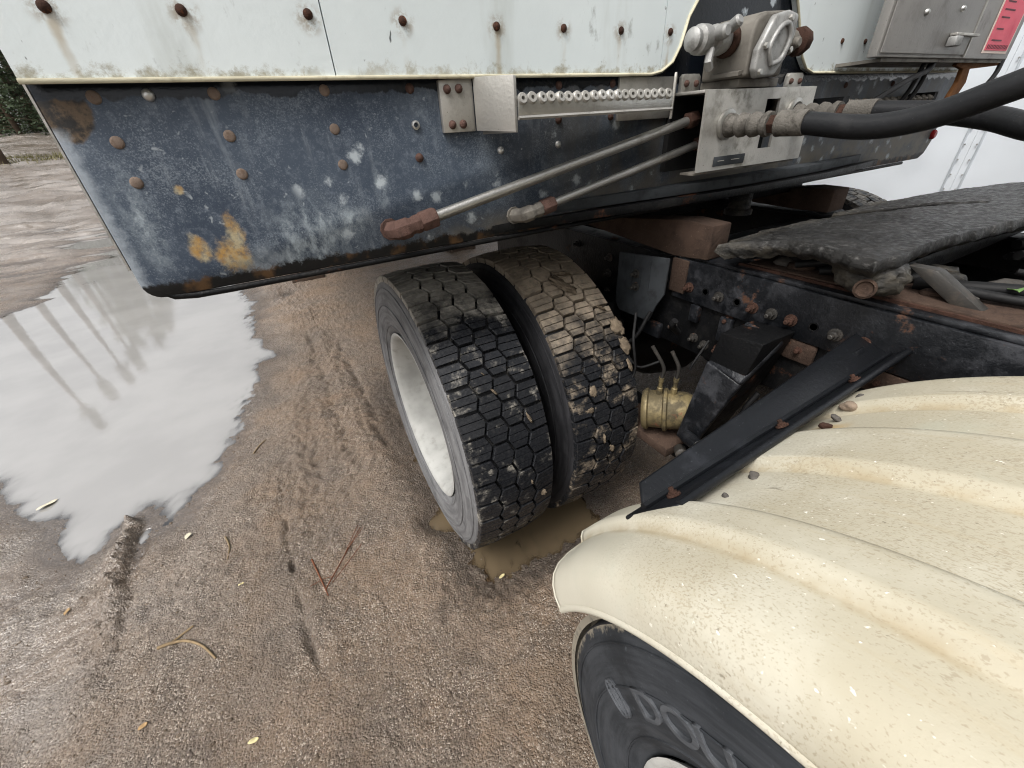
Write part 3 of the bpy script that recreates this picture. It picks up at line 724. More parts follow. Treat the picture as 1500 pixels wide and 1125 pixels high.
# galvanised coupling bracket carrying the hose ports
def plate_holes(xs, zs, skip, y0, y1, sk):
    m = MB()
    for i in range(len(xs)-1):
        for j in range(len(zs)-1):
            if (i, j) in skip: continue
            x0, x1, z0, z1 = xs[i], xs[i+1], zs[j], zs[j+1]
            f = lambda x, z: x+sk*(1.38-z)
            m.hexa([(f(x0, z0), y0, z0), (f(x1, z0), y0, z0), (f(x0, z0), y1, z0), (f(x1, z0), y1, z0),
                    (f(x0, z1), y0, z1), (f(x1, z1), y0, z1), (f(x0, z1), y1, z1), (f(x1, z1), y1, z1)])
    return m
CB = plate_holes([.868, 1.075, 1.125, 1.262], [1.228, 1.262, 1.300, 1.325, 1.362, 1.383], {(1, 1), (1, 3)}, .700, .706, .05).build('coupling_bracket', 'galvanised', TR, bevel=0, smooth=0)
MB().box(.866, 1.264, .7065, .8145, 1.378, 1.384).build('bracket_top', 'galvanised', CB, bevel=.0012)
MB().box(1.262, 1.267, .7065, .8145, 1.29, 1.377).build('bracket_side', 'galvanised', CB)
MB().box(.873, 1.26, .7075, .745, 1.222, 1.226).build('bracket_foot', 'cast_dirty', CB)
MB().box(.88, 1.25, .80, .8145, 1.225, 1.376).build('dark_back', 'dark_gap', CB)
for x0, x1 in ((.905, .965), (1.305, 1.372)):
    t = MB().prism([(x0, 1.385), (x1, 1.385), (x1, 1.414), (x1-.006, 1.42), (x0+.006, 1.42), (x0, 1.414)], .804, .8145).build('mount_tab', 'galvanised', CB, bevel=.001)
    for xb in (x0+.014, x1-.014):
        link('bolt', bm1, None, CB, (xb, .804, 1.402))
np_ = MB().box(.925, 1.035, .6975, .6995, 1.236, 1.256).build('name_plate', 'grey_plate', CB, bevel=.0008)
for xa, w in ((.938, .022), (.985, .030)):
    MB().box(xa, xa+w, .6968, .6974, 1.246, 1.2475).build('plate_marking', 'galvanised', CB)
for px in (.945, 1.19):
    f = MB().lathe([(0, .030), (.006, .030), (.008, .027), (.009, .022), (.006, .018)], (px, .6995, 1.318 if px < 1 else 1.332), (0, -1, 0), 24).build('port_flange', 'steel_bright', CB, smooth=40)

# selector valve above the bracket
VX = .952
VB = MB()
prof = [(VX+.002, 1.402), (1.075, 1.402), (1.078, 1.46), (1.068, 1.498), (1.05, 1.512), (.985, 1.508), (.96, 1.495), (VX, 1.47)]
VB.prism(prof, .683, .795)
VV = VB.build('selector_valve', 'cast_dirty', TR, bevel=.006, seg=3)
cov = [(.955, 1.445), (.99, 1.500), (1.03, 1.508), (1.062, 1.503), (1.066, 1.47), (1.05, 1.43), (1.025, 1.402), (.968, 1.398), (.956, 1.412)]
MB().prism(cov, .664, .680).build('valve_cover', 'aluminium_cast', VV, bevel=.005, seg=3)
rib = bez([(1.0, .662, 1.420), (.985, .662, 1.448), (1.005, .662, 1.478), (1.03, .662, 1.486), (1.045, .662, 1.462), (1.03, .662, 1.43), (1.0, .662, 1.420)], 6)
MB().tube(rib, .005, 8).build('cover_rib', 'aluminium_cast', VV, smooth=60)
for x, z in ((1.035, 1.495), (.97, 1.408), (.972, 1.45), (1.055, 1.445)):
    MB().lathe([(0, .006), (.005, .006), (.006, .0045)], (x, .664, z), (0, -1, 0), 6).build('screw', 'steel_bright', VV)
MB().box(.962, 1.10, .70, .80, 1.385, 1.4015).build('valve_base', 'cast_dirty', VV, bevel=.002)
MB().prism([(VX-.012, 1.412), (VX+.03, 1.420), (VX+.03, 1.414), (VX-.012, 1.405)], .69, .76).build('web_rib', 'cast_dirty', VV)
# left port with its clamp, right port with a red wing
lpo = (.95, .735, 1.468)
MB().lathe([(0, .029), (.012, .030), (.016, .026)], lpo, (-1, 0, 0), 16).build('rusty_collar', 'rust', VV, bevel=.001)
MB().lathe([(.016, .022), (.03, .026), (.05, .026), (.054, .019), (.07, .019), (.074, .025), (.095, .025), (.10, .018), (.112, .02), (.118, .012)], lpo, (-1, 0, 0), 18).build('port_fitting', 'aluminium_cast', VV, smooth=40)
MB().lathe([(0, .013), (.018, .013), (.022, .009)], (.885, .712, 1.475), (0, -1, .1), 14).build('fitting_plug', 'aluminium_cast', VV, smooth=40)
MB().lathe([(0, .011), (.02, .011), (.024, .007)], (.915, .71, 1.484), (0, -1, .5), 12).build('fitting_plug', 'aluminium_cast', VV, smooth=40)
MB().tube([(.88, .72, 1.452), (.872, .715, 1.43), (.885, .72, 1.42)], .008, 8).build('fitting_lug', 'aluminium_cast', VV)
rpo = (1.075, .715, 1.463)
MB().lathe([(0, .012), (.03, .014), (.032, .022), (.055, .023), (.06, .014), (.075, .014)], rpo, (1, 0, .05), 16).build('port_fitting', 'cast_dirty', VV, smooth=40)
MB().lathe([(.075, .012), (.082, .026), (.09, .028), (.105, .024), (.108, .01)], rpo, (1, 0, .05), 10).build('rusty_cap', 'rust', VV)
MB().lathe([(0, .010), (.012, .010), (.015, .007)], (1.118, .698, 1.462), (0, -1, 0), 12).build('fitting_plug', 'cast_dirty', VV)
MB().prism([(1.085, 1.488), (1.115, 1.492), (1.118, 1.482), (1.09, 1.478)], .70, .722).build('red_wing', 'red_paint', VV, bevel=.001)
MB().prism([(1.078, 1.432), (1.098, 1.448), (1.108, 1.440), (1.085, 1.424)], .70, .722).build('red_wing', 'red_paint', VV, bevel=.001)

# hydraulic pipes with elbows
def pipe(a, b, r, el, name):
    P = MB().tube([a, b], r, 14).build('hydraulic_pipe', 'steel_bright', TR, smooth=60)
    a = Vector(a); b = Vector(b); d = (b-a).normalized()
    n1 = b-d*.002
    MB().lathe([(0, r*1.75), (.004, r*1.9), (.030, r*1.9), (.034, r*1.6)], n1, d, 6).build('elbow_nut', 'rust_red', P, bevel=.0015)
    e0 = n1+d*.034
    pth = bez([e0, e0+d*.022, e0+d*.040+Vector((0, .012, -.002)), e0+d*.046+Vector((0, .034, -.003))], 5)
    MB().tube(pth, [r*1.75]*3+[r*1.55]*2+[r*1.9]*5+[r*1.7]*(len(pth)-10), 7).build('elbow', el, P, smooth=20, bevel=.001)
    MB().lathe([(0, r*2.0), (.006, r*2.0)], (pth[-1].x, .8150, pth[-1].z), (0, -1, 0), 10).build('elbow_boss', el, P)
    MB().lathe([(-.004, r*1.75), (.02, r*1.8), (.024, r*1.3)], a, d, 6).build('union_nut', 'rust', P, bevel=.001)
    return P
pipe((.905, .755, 1.333), (.262, .768, 1.2085), .0098, 'rust_red', 'p')
pipe((.955, .762, 1.284), (.530, .775, 1.198), .0088, 'cast_dirty', 'p')

# grey control box on the wall, with latch and pink notice
BX = MB().box(1.455, 2.30, .682, .706, 1.438, 1.95).build('control_box', 'grey_box', TR, bevel=.004)
MB().box(1.463, 1.944, .6775, .6815, 1.446, 1.94).build('box_door', 'grey_box', BX, bevel=.002)
MB().box(1.948, 1.956, .676, .6815, 1.441, 1.94).build('door_edge', 'galvanised', BX, bevel=.001)
sm = dome_mesh('box_screw', .0075, .008); sm.materials.append(M['rivet_steel'])
for x, z in ((1.619, 1.529), (1.814, 1.544)): link('screw', sm, None, BX, (x, .6775, z))
la = MB().box(1.80, 1.945, .660, .6765, 1.486, 1.492).build('latch', 'galvanised', BX, bevel=.001)
MB().box(1.795, 1.835, .655, .6765, 1.462, 1.4845).build('latch_body', 'aluminium_cast', BX, bevel=.003)
lb = MB().box(2.072, 2.262, .6798, .6812, 1.452, 1.80).build('notice', 'label_border', BX)
MB().box(2.080, 2.254, .6788, .6796, 1.459, 1.79).build('notice_face', 'pink_label', BX)
random.seed(3)
z = 1.482
while z < 1.76:
    if random.random() < .8:
        w = random.uniform(.05, .10)
        MB().box(2.10, 2.10+w, .6782, .6786, z, z+.0035).build('print_line', 'label_ink', BX)
    z += random.choice((.009, .009, .009, .018))
for k in range(14):
    MB().box(2.09+k*.0115, 2.096+k*.0115, .6782, .6786, 1.463, 1.473).build('print_mark', 'label_ink', BX)
MB().box(1.50, 2.29, .690, .798, 1.430, 1.4375).build('box_foot', 'cast_dirty', BX)
for pts, r in (([(1.83, .70, 1.43), (1.80, .695, 1.412), (1.70, .69, 1.392), (1.61, .69, 1.366), (1.53, .70, 1.335), (1.47, .72, 1.30)], .0075),
               ([(2.33, .70, 1.44), (2.29, .69, 1.40), (2.245, .69, 1.36), (2.21, .69, 1.30)], .007),
               ([(1.80, .71, 1.43), (1.785, .715, 1.37), (1.77, .73, 1.32)], .006), ([(1.84, .71, 1.43), (1.83, .715, 1.37), (1.81, .73, 1.31)], .006)):
    MB().tube(bez(pts, 6), r, 8).build('cable', 'cable_black', TR, smooth=60)
MB().prism([(2.00, 1.433), (2.33, 1.437), (2.33, 1.425), (2.10, 1.415), (2.115, 1.38), (2.08, 1.33), (2.04, 1.29), (1.99, 1.29), (2.03, 1.335), (2.055, 1.38), (2.05, 1.415), (1.99, 1.424)], .700, .712).build('cable_clip', 'clip_rust', TR, bevel=.001)
MB().lathe([(0, .016), (.008, .016), (.012, .011)], (2.362, .8155, 1.222), (0, -1, 0), 16).build('marker_light', 'red_lens', TR)
# landing leg standing in the mud behind the puddle edge
for lx in (.13, 2.03):
    LG = MB().box(lx-.055, lx+.055, 5.14, 5.26, .06, 1.3).build('landing_leg', 'foot_mud', TR, bevel=.004)
    MB().prism([(lx-.17, .052), (lx-.15, .064), (lx+.15, .064), (lx+.17, .052), (lx+.17, .005), (lx-.17, .005)], 5.02, 5.36).build('foot', 'foot_mud', LG, bevel=.006)
    for s in (-1, 1):
        MB().prism([(lx+s*.075, .0645), (lx+s*.095, .0645), (lx+s*.09, .15), (lx+s*.07, .15)], 5.08, 5.13).build('foot_lug', 'foot_mud', LG, bevel=.003)

# hydraulic hoses running forward to the cab
def hose(pts, fit_z, px, label):
    H = thing('hydraulic_hose', (px, .69, fit_z), label, 'hose')
    y = .690
    prof = []
    for k in range(11):      # wrapped coupling, lumpy
        r = .0195+.003*math.sin(k*2.1)+(.004 if k % 3 == 0 else 0)
        prof.append((.000+k*.0095, r))
    MB().lathe(prof, (px, y, fit_z), (0, -1, 0), 18).build('coupling', 'hose_wrap', H, smooth=50)
    MB().lathe([(0, .018), (.012, .018), (.014, .015)], (px, y-.096, fit_z), (0, -1, 0), 6).build('hex_collar', 'rust', H)
    MB().lathe([(0, .016), (.004, .0235), (.012, .0225), (.05, .0225), (.058, .0215)], (px, y-.109, fit_z), (0, -1, 0), 18).build('ferrule', 'hose_wrap', H, smooth=40)
    MB().tube(bez([(px, y-.155, fit_z)] + pts, 8), .0192, 16).build('hose_body', 'hose_rubber', H, smooth=60)
    return H
hose([(.945, .42, 1.306), (.95, .34, 1.318), (.95, .27, 1.345), (.955, .20, 1.375), (.96, .08, 1.42), (.96, -.3, 1.5)], 1.316, .945, 'thick black rubber hose nearest the camera leaving the coupling bracket')
hose([(1.19, .42, 1.318), (1.17, .33, 1.306), (1.12, .26, 1.292), (1.08, .18, 1.282), (1.05, .05, 1.282), (1.02, -.3, 1.34)], 1.326, 1.19, 'rear black hose that ducks under the thicker nearer hose')

# ------------------------------------------------------------------ the truck tractor: rails, wheels, fender, fifth wheel
TK = thing('truck_tractor', (1.44, .5, 0), 'black framed truck tractor with cream fender and muddy dual wheels', 'truck')

# --- tyres
NB = 46; PT = 2*PI*.5/NB
def clip_poly(poly, lo, hi):          # keep lo<=s<=hi (second coordinate)
    def cut(P, f):
        out = []
        for i in range(len(P)):
            a, b = P[i], P[(i+1) % len(P)]; fa, fb = f(a), f(b)
            if fa >= 0: out.append(a)
            if fa*fb < 0:
                t = fa/(fa-fb); out.append((a[0]+(b[0]-a[0])*t, a[1]+(b[1]-a[1])*t))
        return out
    P = cut(poly, lambda p: p[1]-lo)
    return cut(P, lambda p: hi-p[1]) if len(P) > 2 else []
def block_mesh(name, poly, xc, r0=.477, r1=.500, sip=2, xmid=.1175):
    # poly in (axial x, arc length s); wrapped to the tread circle, cut by fine sipes
    m = MB(); h = PT*.47
    edges = [-h] + [(-h+2*h*(k+1)/(sip+1)) for k in range(sip)] + [h]
    for a, b in zip(edges[:-1], edges[1:]):
        q = clip_poly(poly, a+(.0009 if a > -h else 0), b-(.0009 if b < h else 0))
        if len(q) < 3: continue
        n = len(q); vs = []
        for rr_, sh in ((r0, 1.0), (r1-.0015, 1.0), (r1, .955)):
            for (x, s) in q:
                cx = sum(p[0] for p in q)/n; cs = sum(p[1] for p in q)/n
                x2 = cx+(x-cx)*sh; s2 = cs+(s-cs)*sh
                rad = rr_-.35*(x2-xmid)**2-(.012*max(0, abs(x2-xmid)-.1)/.02 if rr_ > r0 else 0)*.3
                an = s2/.5
                vs.append((x2, -math.sin(an)*rad, math.cos(an)*rad))
        fs = [tuple(2*n+i for i in range(n))]
        for L in (0, n):
            fs += [(L+i, L+(i+1) % n, L+n+(i+1) % n, L+n+i) for i in range(n)]
        m.add(vs, fs)
    me = m.mesh(name, smooth=0)
    return me
G = .0046                       # half groove
b_, c_ = .0185, .0175
dx = 2*b_+c_                    # column spacing
S2_ = PT*.5-G
def hexp(x0): return [(x0-b_, -S2_), (x0+b_, -S2_), (x0+b_+c_-G*1.2, 0), (x0+b_, S2_), (x0-b_, S2_), (x0-b_-c_+G*1.2, 0)]
xm = .1175
hx1, hx2 = xm-dx/2, xm+dx/2
xs1 = hx1-dx; xs2 = hx2+dx
sh_l = [(-.002, -S2_), (xs1+b_, -S2_), (xs1+b_+c_-G*1.2, 0), (xs1+b_, S2_), (-.002, S2_)]
sh_r = [(.237-x, s) for x, s in reversed(sh_l)]
sh_r = [(2*xm-x, s) for x, s in reversed(sh_l)]
BLK = {'sl': (block_mesh('shoulder_block', sh_l, 0), 0.0), 'h1': (block_mesh('hex_block', hexp(hx1), 0), .5),
       'h2': (block_mesh('hex_block', hexp(hx2), 0), 0.0), 'sr': (block_mesh('shoulder_block', sh_r, 0), .5)}
BLKM = {}
def blk(key, mat):
    if (key, mat) not in BLKM:
        me = BLK[key][0].copy(); me.materials.clear(); me.materials.append(M[mat]); BLKM[(key, mat)] = me
    return BLKM[(key, mat)]
def tyre(xo, axle, tread, wall, label, a0=-60, a1=200, blocks=True, seg=72):
    org = Vector((xo, axle[0], axle[1]))
    pr = [(.020, .292), (.004, .302), (-.010, .335), (-.017, .385), (-.014, .430), (-.006, .462), (-.001, .476), (.003, .4785)]
    prm = [(x, r) for x, r in pr] + [(.06, .4800), (.1175, .4805), (.175, .4800)] + [(.235-x, r) for x, r in reversed(pr)]
    m = MB(); m.lathe(prm, org, (1, 0, 0), seg, cap=False)
    T = m.build('tyre', wall, TK, org, smooth=50)
    T.data.materials.append(M['tread_base'])
    for p in T.data.polygons:
        c = p.center
        if math.hypot(c.y, c.z) > .4765: p.material_index = 1
    T['label'] = label
    if blocks:
        for key, (me, off) in BLK.items():
            for k in range(NB):
                an = (k+off)*360.0/NB            # 0 = top, positive leans to the front (-Y)
                an = (an+180) % 360-180
                if not (a0 <= an <= a1): continue
                bo = link('tread_block', blk(key, tread), None, T, org, (R(an+random.uniform(-.12, .12)), R(random.uniform(-.05, .05)), 0)); bs_ = random.uniform(.9955, 1.002); bo.scale = (1, bs_, bs_)
    # moulded rings on the sidewall
    for rr_, dxx in ((.455, -.0085), (.40, -.0172), (.33, -.0085)):
        MB().tube([(xo+dxx, axle[0]+rr_*math.cos(a), axle[1]+rr_*math.sin(a)) for a in np.linspace(0, 2*PI, 73)], .0016, 5, cap=False).build('moulded_ring', wall, T, org)
    return T
def rim(xo, axle, name='wheel_rim', deep=.13):
    org = Vector((xo, axle[0], axle[1]))
    pr = [(.016, .286), (.002, .300), (-.003, .303), (-.004, .298), (.000, .290), (.012, .281), (.05, .272), (.10, .262), (deep, .255), (deep+.006, .20), (deep+.002, .15), (deep-.02, .12), (deep-.02, .001)]
    W_ = MB().lathe(pr, org, (1, 0, 0), 64, cap=False).build('wheel_rim', 'rim_paint', TK, org, smooth=40)
    MB().lathe([(deep-.02, .10), (deep-.05, .098), (deep-.06, .08), (deep-.06, .001)], org, (1, 0, 0), 32, cap=False).build('hub', 'rim_paint', W_, org)
    nm = MB().lathe([(0, .016), (-.02, .016), (-.022, .012), (-.04, .009)], (0, 0, 0), (1, 0, 0), 6).mesh('wheel_nut', smooth=30); nm.materials.append(M['rust'])
    for k in range(10):
        a = 2*PI*k/10
        link('wheel_nut', nm, None, W_, org+Vector((deep+.003, .167*math.cos(a), .167*math.sin(a))))
    return W_
AX = (1.19, .49); AF = (-.20, .49)
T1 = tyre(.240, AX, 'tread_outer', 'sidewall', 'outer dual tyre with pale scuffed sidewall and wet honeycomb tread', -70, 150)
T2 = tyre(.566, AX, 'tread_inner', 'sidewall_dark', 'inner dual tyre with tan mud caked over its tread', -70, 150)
T3 = tyre(2.405, AX, 'tread_far', 'sidewall_dark', 'far side tyre peeping out below the trailer nose', -30, 110)
rim(.240, AX)
MB().lathe([(0, .255), (.09, .255)], (.50, AX[0], AX[1]), (1, 0, 0), 32, cap=True).build('brake_drum', 'frame_black', TK)
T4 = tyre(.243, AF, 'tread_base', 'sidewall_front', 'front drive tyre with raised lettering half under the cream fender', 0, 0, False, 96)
r4 = rim(.243, AF)
for xo_, ax_ in ((.569, AF), (2.08, AX), (2.08, AF), (2.405, AF)):
    tyre(xo_, ax_, 'tread_base', 'sidewall_dark', 'plain tyre hidden deeper under the truck', 0, 0, False, 48)
# plain ribbed tread of the front drive tyre
for k, (xa, xb) in enumerate(((.0, .04), (.046, .09), (.096, .139), (.145, .189), (.195, .235))):
    MB().lathe([(xa, .484), (xa, .4985-(.004 if k in (0, 4) else 0)), (xb, .4985-(.004 if k in (0, 4) else 0)), (xb, .484)], (.243, AF[0], AF[1]), (1, 0, 0), 96, cap=False).build('tread_rib', 'sidewall_front', T4, wo(T4), smooth=30)
# mud clumps stuck to the tread
def clump(T, xo, dxx, an, s, mat='mud_dry', flat=.35):
    bm = bmesh.new(); bmesh.ops.create_icosphere(bm, subdivisions=3, radius=1)
    sd = random.uniform(0, 99)
    for v in bm.verts:
        p = v.co; q = 1+.6*float(fbm(np.array([p.x*1.9+sd]), np.array([p.y*1.9+p.z*2.3+sd]), 4, 5, .65)[0])
        v.co = Vector((p.x*s*q, p.y*s*q*1.2, p.z*s*flat*q))
    me = bpy.data.meshes.new('mud_clump'); bm.to_mesh(me); bm.free(); me.materials.append(M[mat]); me.shade_smooth()
    a = R(an); c = wo(T)+Vector((dxx, -math.sin(a)*.498, math.cos(a)*.498))
    link('mud_clump', me, None, T, c, (a, 0, random.uniform(0, 3)))
random.seed(11)
for d_, an, s in ((.112, 55, .010), (.185, 66, .013), (.10, 49, .005), (.16, 88, .008), (.20, 96, .009)): clump(T1, 0, d_, an, s, 'mud_dry', .3)
for d_, an, s in ((.13, 27, .040), (.15, 22, .03), (.075, 66, .014), (.05, 72, .013), (.20, 40, .014), (.224, 48, .022), (.226, 55, .020), (.222, 62, .016), (.09, 84, .014), (.12, 90, .011)):
    clump(T2, 0, d_, an, s, 'mud_dry', .22)

# raised letters on the front tyre's wall
def arc_text(txt, rad, size, angs, T, xface):
    for ch, a in zip(txt, angs):
        cu = bpy.data.curves.new('letter', 'FONT'); cu.body = ch; cu.size = size; cu.extrude = .0032; cu.bevel_depth = .0006; cu.align_x = 'CENTER'
        ob = bpy.data.objects.new('t', cu); COL.objects.link(ob)
        dg = bpy.context.evaluated_depsgraph_get(); me = bpy.data.meshes.new_from_object(ob.evaluated_get(dg))
        bpy.data.objects.remove(ob)
        # local: glyph x along the arc, y outwards, z out of the wall (-X)
        for v in me.vertices:
            x, y, z_ = v.co; an = a+(x*1.30)/rad; r_ = rad+y*1.0
            v.co = Vector((xface-z_, math.cos(an)*r_, math.sin(an)*r_))
        me.materials.clear(); me.materials.append(M['sidewall_letter'])
        link('letter', me, None, T, wo(T))
arc_text('DOU', .363, .057, (R(34), R(43.7), R(52)), T4, -.0160)
# oval emblem ahead of the letters: two interlocked rings
for off in (-.007, .007):
    pts = []
    for t in np.linspace(0, 2*PI, 25):
        r_ = .385+.024*math.sin(t); an = R(19.5)+(off+.0125*math.cos(t))/.385
        pts.append(wo(T4)+Vector((-.0165, math.cos(an)*r_, math.sin(an)*r_)))
    MB().tube(pts, .0030, 6, cap=False).build('emblem_ring', 'sidewall_letter', T4, wo(T4))

# --- cream fender
def fender():
    xs = np.unique(np.concatenate([[0, .0008, .002, .004, .007, .011, .016, .022, .03, .04, .052, .064, .074], np.arange(.08, .155, .005), np.arange(.155, .26, .02),
                                   np.arange(.26, .40, .006), np.arange(.40, .485, .02), np.arange(.485, .601, .006)]).round(4))
    def sstep(v): v = np.clip(v, 0, 1); return v*v*(3-2*v)
    def rprof(x):
        base = np.interp(x, [0, .002, .007, .016, .03, .052, .08, .6], [.521, .540, .555, .567, .576, .582, .585, .587])
        rid = 0
        for a, b in ((.083, .150), (.268, .392), (.492, .598)):
            rid = rid+.0150*sstep((x-a)/.011)*sstep((b-x)/.013)
        return base+rid-.05*np.clip((x-.585)/.015, 0, 1)
    th = np.linspace(R(26), R(165), 100)
    vs = []; nxp = len(xs)
    for t in th:
        for x in xs:
            rr_ = float(rprof(x))
            vs.append((x+.200, AF[0]+math.cos(t)*rr_, AF[1]+math.sin(t)*rr_))
    fs = [(j*nxp+i, j*nxp+i+1, (j+1)*nxp+i+1, (j+1)*nxp+i) for j in range(len(th)-1) for i in range(nxp-1)]
    m = MB(); m.add(vs, fs); return m, vs, nxp, len(th)
fm, fv, nxp, nth = fender()
fme = bpy.data.meshes.new('fender'); org = wo(TK)
fme.from_pydata([tuple(Vector(v)-org) for v in fm.v], [], fm.f); fme.shade_smooth()
FD = link('fender', fme, 'fender', TK, org)
sol = FD.modifiers.new('thickness', 'SOLIDIFY'); sol.thickness = .007; sol.offset = 0
FD['label'] = 'cream ribbed plastic fender over the front drive wheel'
MB().tube([fv[j*nxp] for j in range(nth)], .0058, 8).build('rolled_lip', 'fender', FD, smooth=60)
MB().tube([fv[i] for i in range(nxp)], .0048, 8).build('rolled_end', 'fender', FD, smooth=60)

# --- black fender bracket: flange on the fender, tapering upright web
BK = MB()
def brp(x, s, h):            # s along the fender surface from the flange front edge, h height off it
    k = (x-.30)/.68
    a = R(46)-s/.6; r_ = .599+.005*k+h
    return (x, AF[0]+math.cos(a)*r_+.012*k, AF[1]+math.sin(a)*r_+.012*k)
x0, x1 = .312, .985
def flange(x0, x1):
    P = []
    for (s, h) in ((0, 0), (.050, 0), (0, .006), (.050, .006)):
        P.append((s, h))
    return P
fl = MB(); n_ = 2
fl.hexa([brp(x0+.01, -.024, 0), brp(x1, -.006, 0), brp(x0-.025, .046, 0), brp(x1, .046, 0), brp(x0+.01, -.024, .006), brp(x1, -.006, .006), brp(x0-.025, .046, .006), brp(x1, .046, .006)])
FB = fl.build('fender_bracket', 'bracket_black', TK, bevel=.0022)
wb = MB()
wb.hexa([brp(x0-.005, .026, .0065), brp(x1, .024, .0065), brp(x0-.005, .032, .0065), brp(x1, .030, .0065),
         brp(x0+.020, .042, .034), brp(x1, .050, .070), brp(x0+.020, .048, .034), brp(x1, .056, .070)])
wb.build('web', 'bracket_black', FB, bevel=.002)
MB().tube([brp(x0+.012, -.022, .003), brp(.6, -.014, .004), brp(x1, -.005, .003)], .0065, 8).build('front_bead', 'bracket_black', FB, smooth=60)
MB().tube([brp(x0-.004, .026, .008), brp(x1, .024, .008)], .006, 6).build('fillet_weld', 'bracket_black', FB, smooth=60)
bs = bolt_mesh('bracket_bolt', .0065, .006); bs.materials.append(M['rust'])
for xb in (.345, .585, .80):
    p = Vector(brp(xb, .006, .006)); o = link('bolt', bs, None, FB, p)
    nrm = Vector((0, math.cos(R(44)), math.sin(R(44)))); o.rotation_euler = Vector((-1, 0, 0)).rotation_difference(nrm).to_euler()
for xa, ha in ((.86, .012), (.90, .026)):
    q = [brp(xa, .036, ha), brp(xa+.03, .036, ha), brp(xa, .048, ha), brp(xa+.03, .048, ha), brp(xa, .034, ha+.016), brp(xa+.03, .034, ha+.016), brp(xa, .048, ha+.016), brp(xa+.03, .048, ha+.016)]
    MB().hexa(q).build('web_pad', 'bracket_black', FB, bevel=.002)

# --- frame rails with liner angle and bolts
RX = .98
def rail(x, s):
    m = MB()
    m.box(min(x, x+s*.010), max(x, x+s*.010), -.9, 1.95, .735, .995)
    m2 = MB().box(min(x+s*.0105, x+s*.085), max(x+s*.0105, x+s*.085), -.9, 1.95, .985, .995)
    m3 = MB().box(min(x+s*.0105, x+s*.085), max(x+s*.0105, x+s*.085), -.9, 1.95, .735, .745)
    o = m.build('frame_rail', 'frame_black', TK, bevel=.002)
    m2.build('top_flange', 'frame_black', o, bevel=.002); m3.build('lower_flange', 'frame_black', o, bevel=.002)
    return o
RL = rail(RX, 1); rail(1.90, -1)
LN = MB().box(.966, .9795, -.85, .79, .888, 1.002).build('frame_angle', 'frame_clean', TK, bevel=.003)
MB().box(.972, 1.05, -.85, .785, 1.0025, 1.012).build('angle_top', 'frame_clean', LN, bevel=.003)
rs = MB()
random.seed(5)
P_ = [(1.0+.014*random.random()+.004*math.sin(k), -.2+k*.032) for k in range(26)]
poly = [(.992, -.2)] + [(x, y) for x, y in P_] + [(.992, .62)]
rs.prism([(a, b) for a, b in poly], 1.0125, 1.0185, 'z'); rs.build('rust_scale', 'rust', LN)
MB().box(.960, .985, .745, .80, .905, 1.0).build('rust_stain_plate', 'rust_block', RL, bevel=.004)
bt = bolt_mesh('frame_bolt', .0098, .012); bt.materials.append(M['rust'])
bt2 = bolt_mesh('frame_bolt_dark', .0098, .012); bt2.materials.append(M['bolt_grimy'])
hl = MB().lathe([(0, .0105), (.0015, .0105), (.001, .0075), (-.004, .0072)], (0, 0, 0), (-1, 0, 0), 14, cap=True).mesh('bolt_hole', smooth=30); hl.materials.append(M['frame_black'])
row = [.823, .731, .678, .635, .583, .539, .491, .445, .396, .351, .300]
for k, y in enumerate(row):
    if k in (2, 4, 8): link('bolt_hole', hl, None, LN, (.966, y, .930))
    else: link('bolt', bt if k % 3 else bt2, None, LN, (.966, y, .929), (random.uniform(0, 3), 0, 0))
for y, z_, mm in ((.601, .872, bt), (.694, .782, bt2), (.656, .773, bt2), (.611, .779, bt), (.41, .865, bt), (.773, .793, bt2), (1.083, .938, bt2), (1.084, .883, bt2), (1.085, .814, bt2), (1.267, .952, bt2), (.33, .80, bt2), (.25, .86, bt), (.18, .84, bt2), (.12, .86, bt)):
    link('bolt', mm, None, RL, (RX, y, z_), (random.uniform(0, 3), 0, 0))
MB().box(.968, .9795, .375, .445, .835, .887).build('rust_stain_plate', 'rust_block', RL, bevel=.006)
MB().prism([(.0, .885), (.30, .885), (.30, .84), (.0, .80)], .967, .9795, 'x').build('lower_bracket', 'rust_block', RL, bevel=.003)
# dark cover plate hanging ahead of the wheel
PL = MB().prism([(.985, .985), (.785, 1.005), (.785, .90), (.81, .855), (.83, .80), (.965, .795), (.985, .82)], .928, .936, 'x').build('cover_plate', 'grey_plate', TK, bevel=.003)
link('bolt', bt2, None, PL, (.928, .90, .935)); link('bolt', bt2, None, PL, (.928, .897, .895))
for y in (.845, .88, .915, .95):
    MB().box(.9255, .9275, y, y+.006, .90, .985).build('crease', 'grey_plate', PL)
# rusty pick-up ramp on the rail end
MB().prism([(.69, 1.013), (.69, 1.10), (.78, 1.104), (1.30, 1.050), (1.30, 1.040), (.80, 1.004)], .962, 1.035, 'x').build('pickup_ramp', 'rust_block', TK, bevel=.008, seg=2)
MB().prism([(.84, 1.0), (.84, 1.078), (.93, 1.082), (1.40, 1.03), (1.40, 1.02), (.95, 1.0)], 1.82, 1.925, 'x').build('pickup_ramp', 'rust_block', TK, bevel=.008, seg=2)
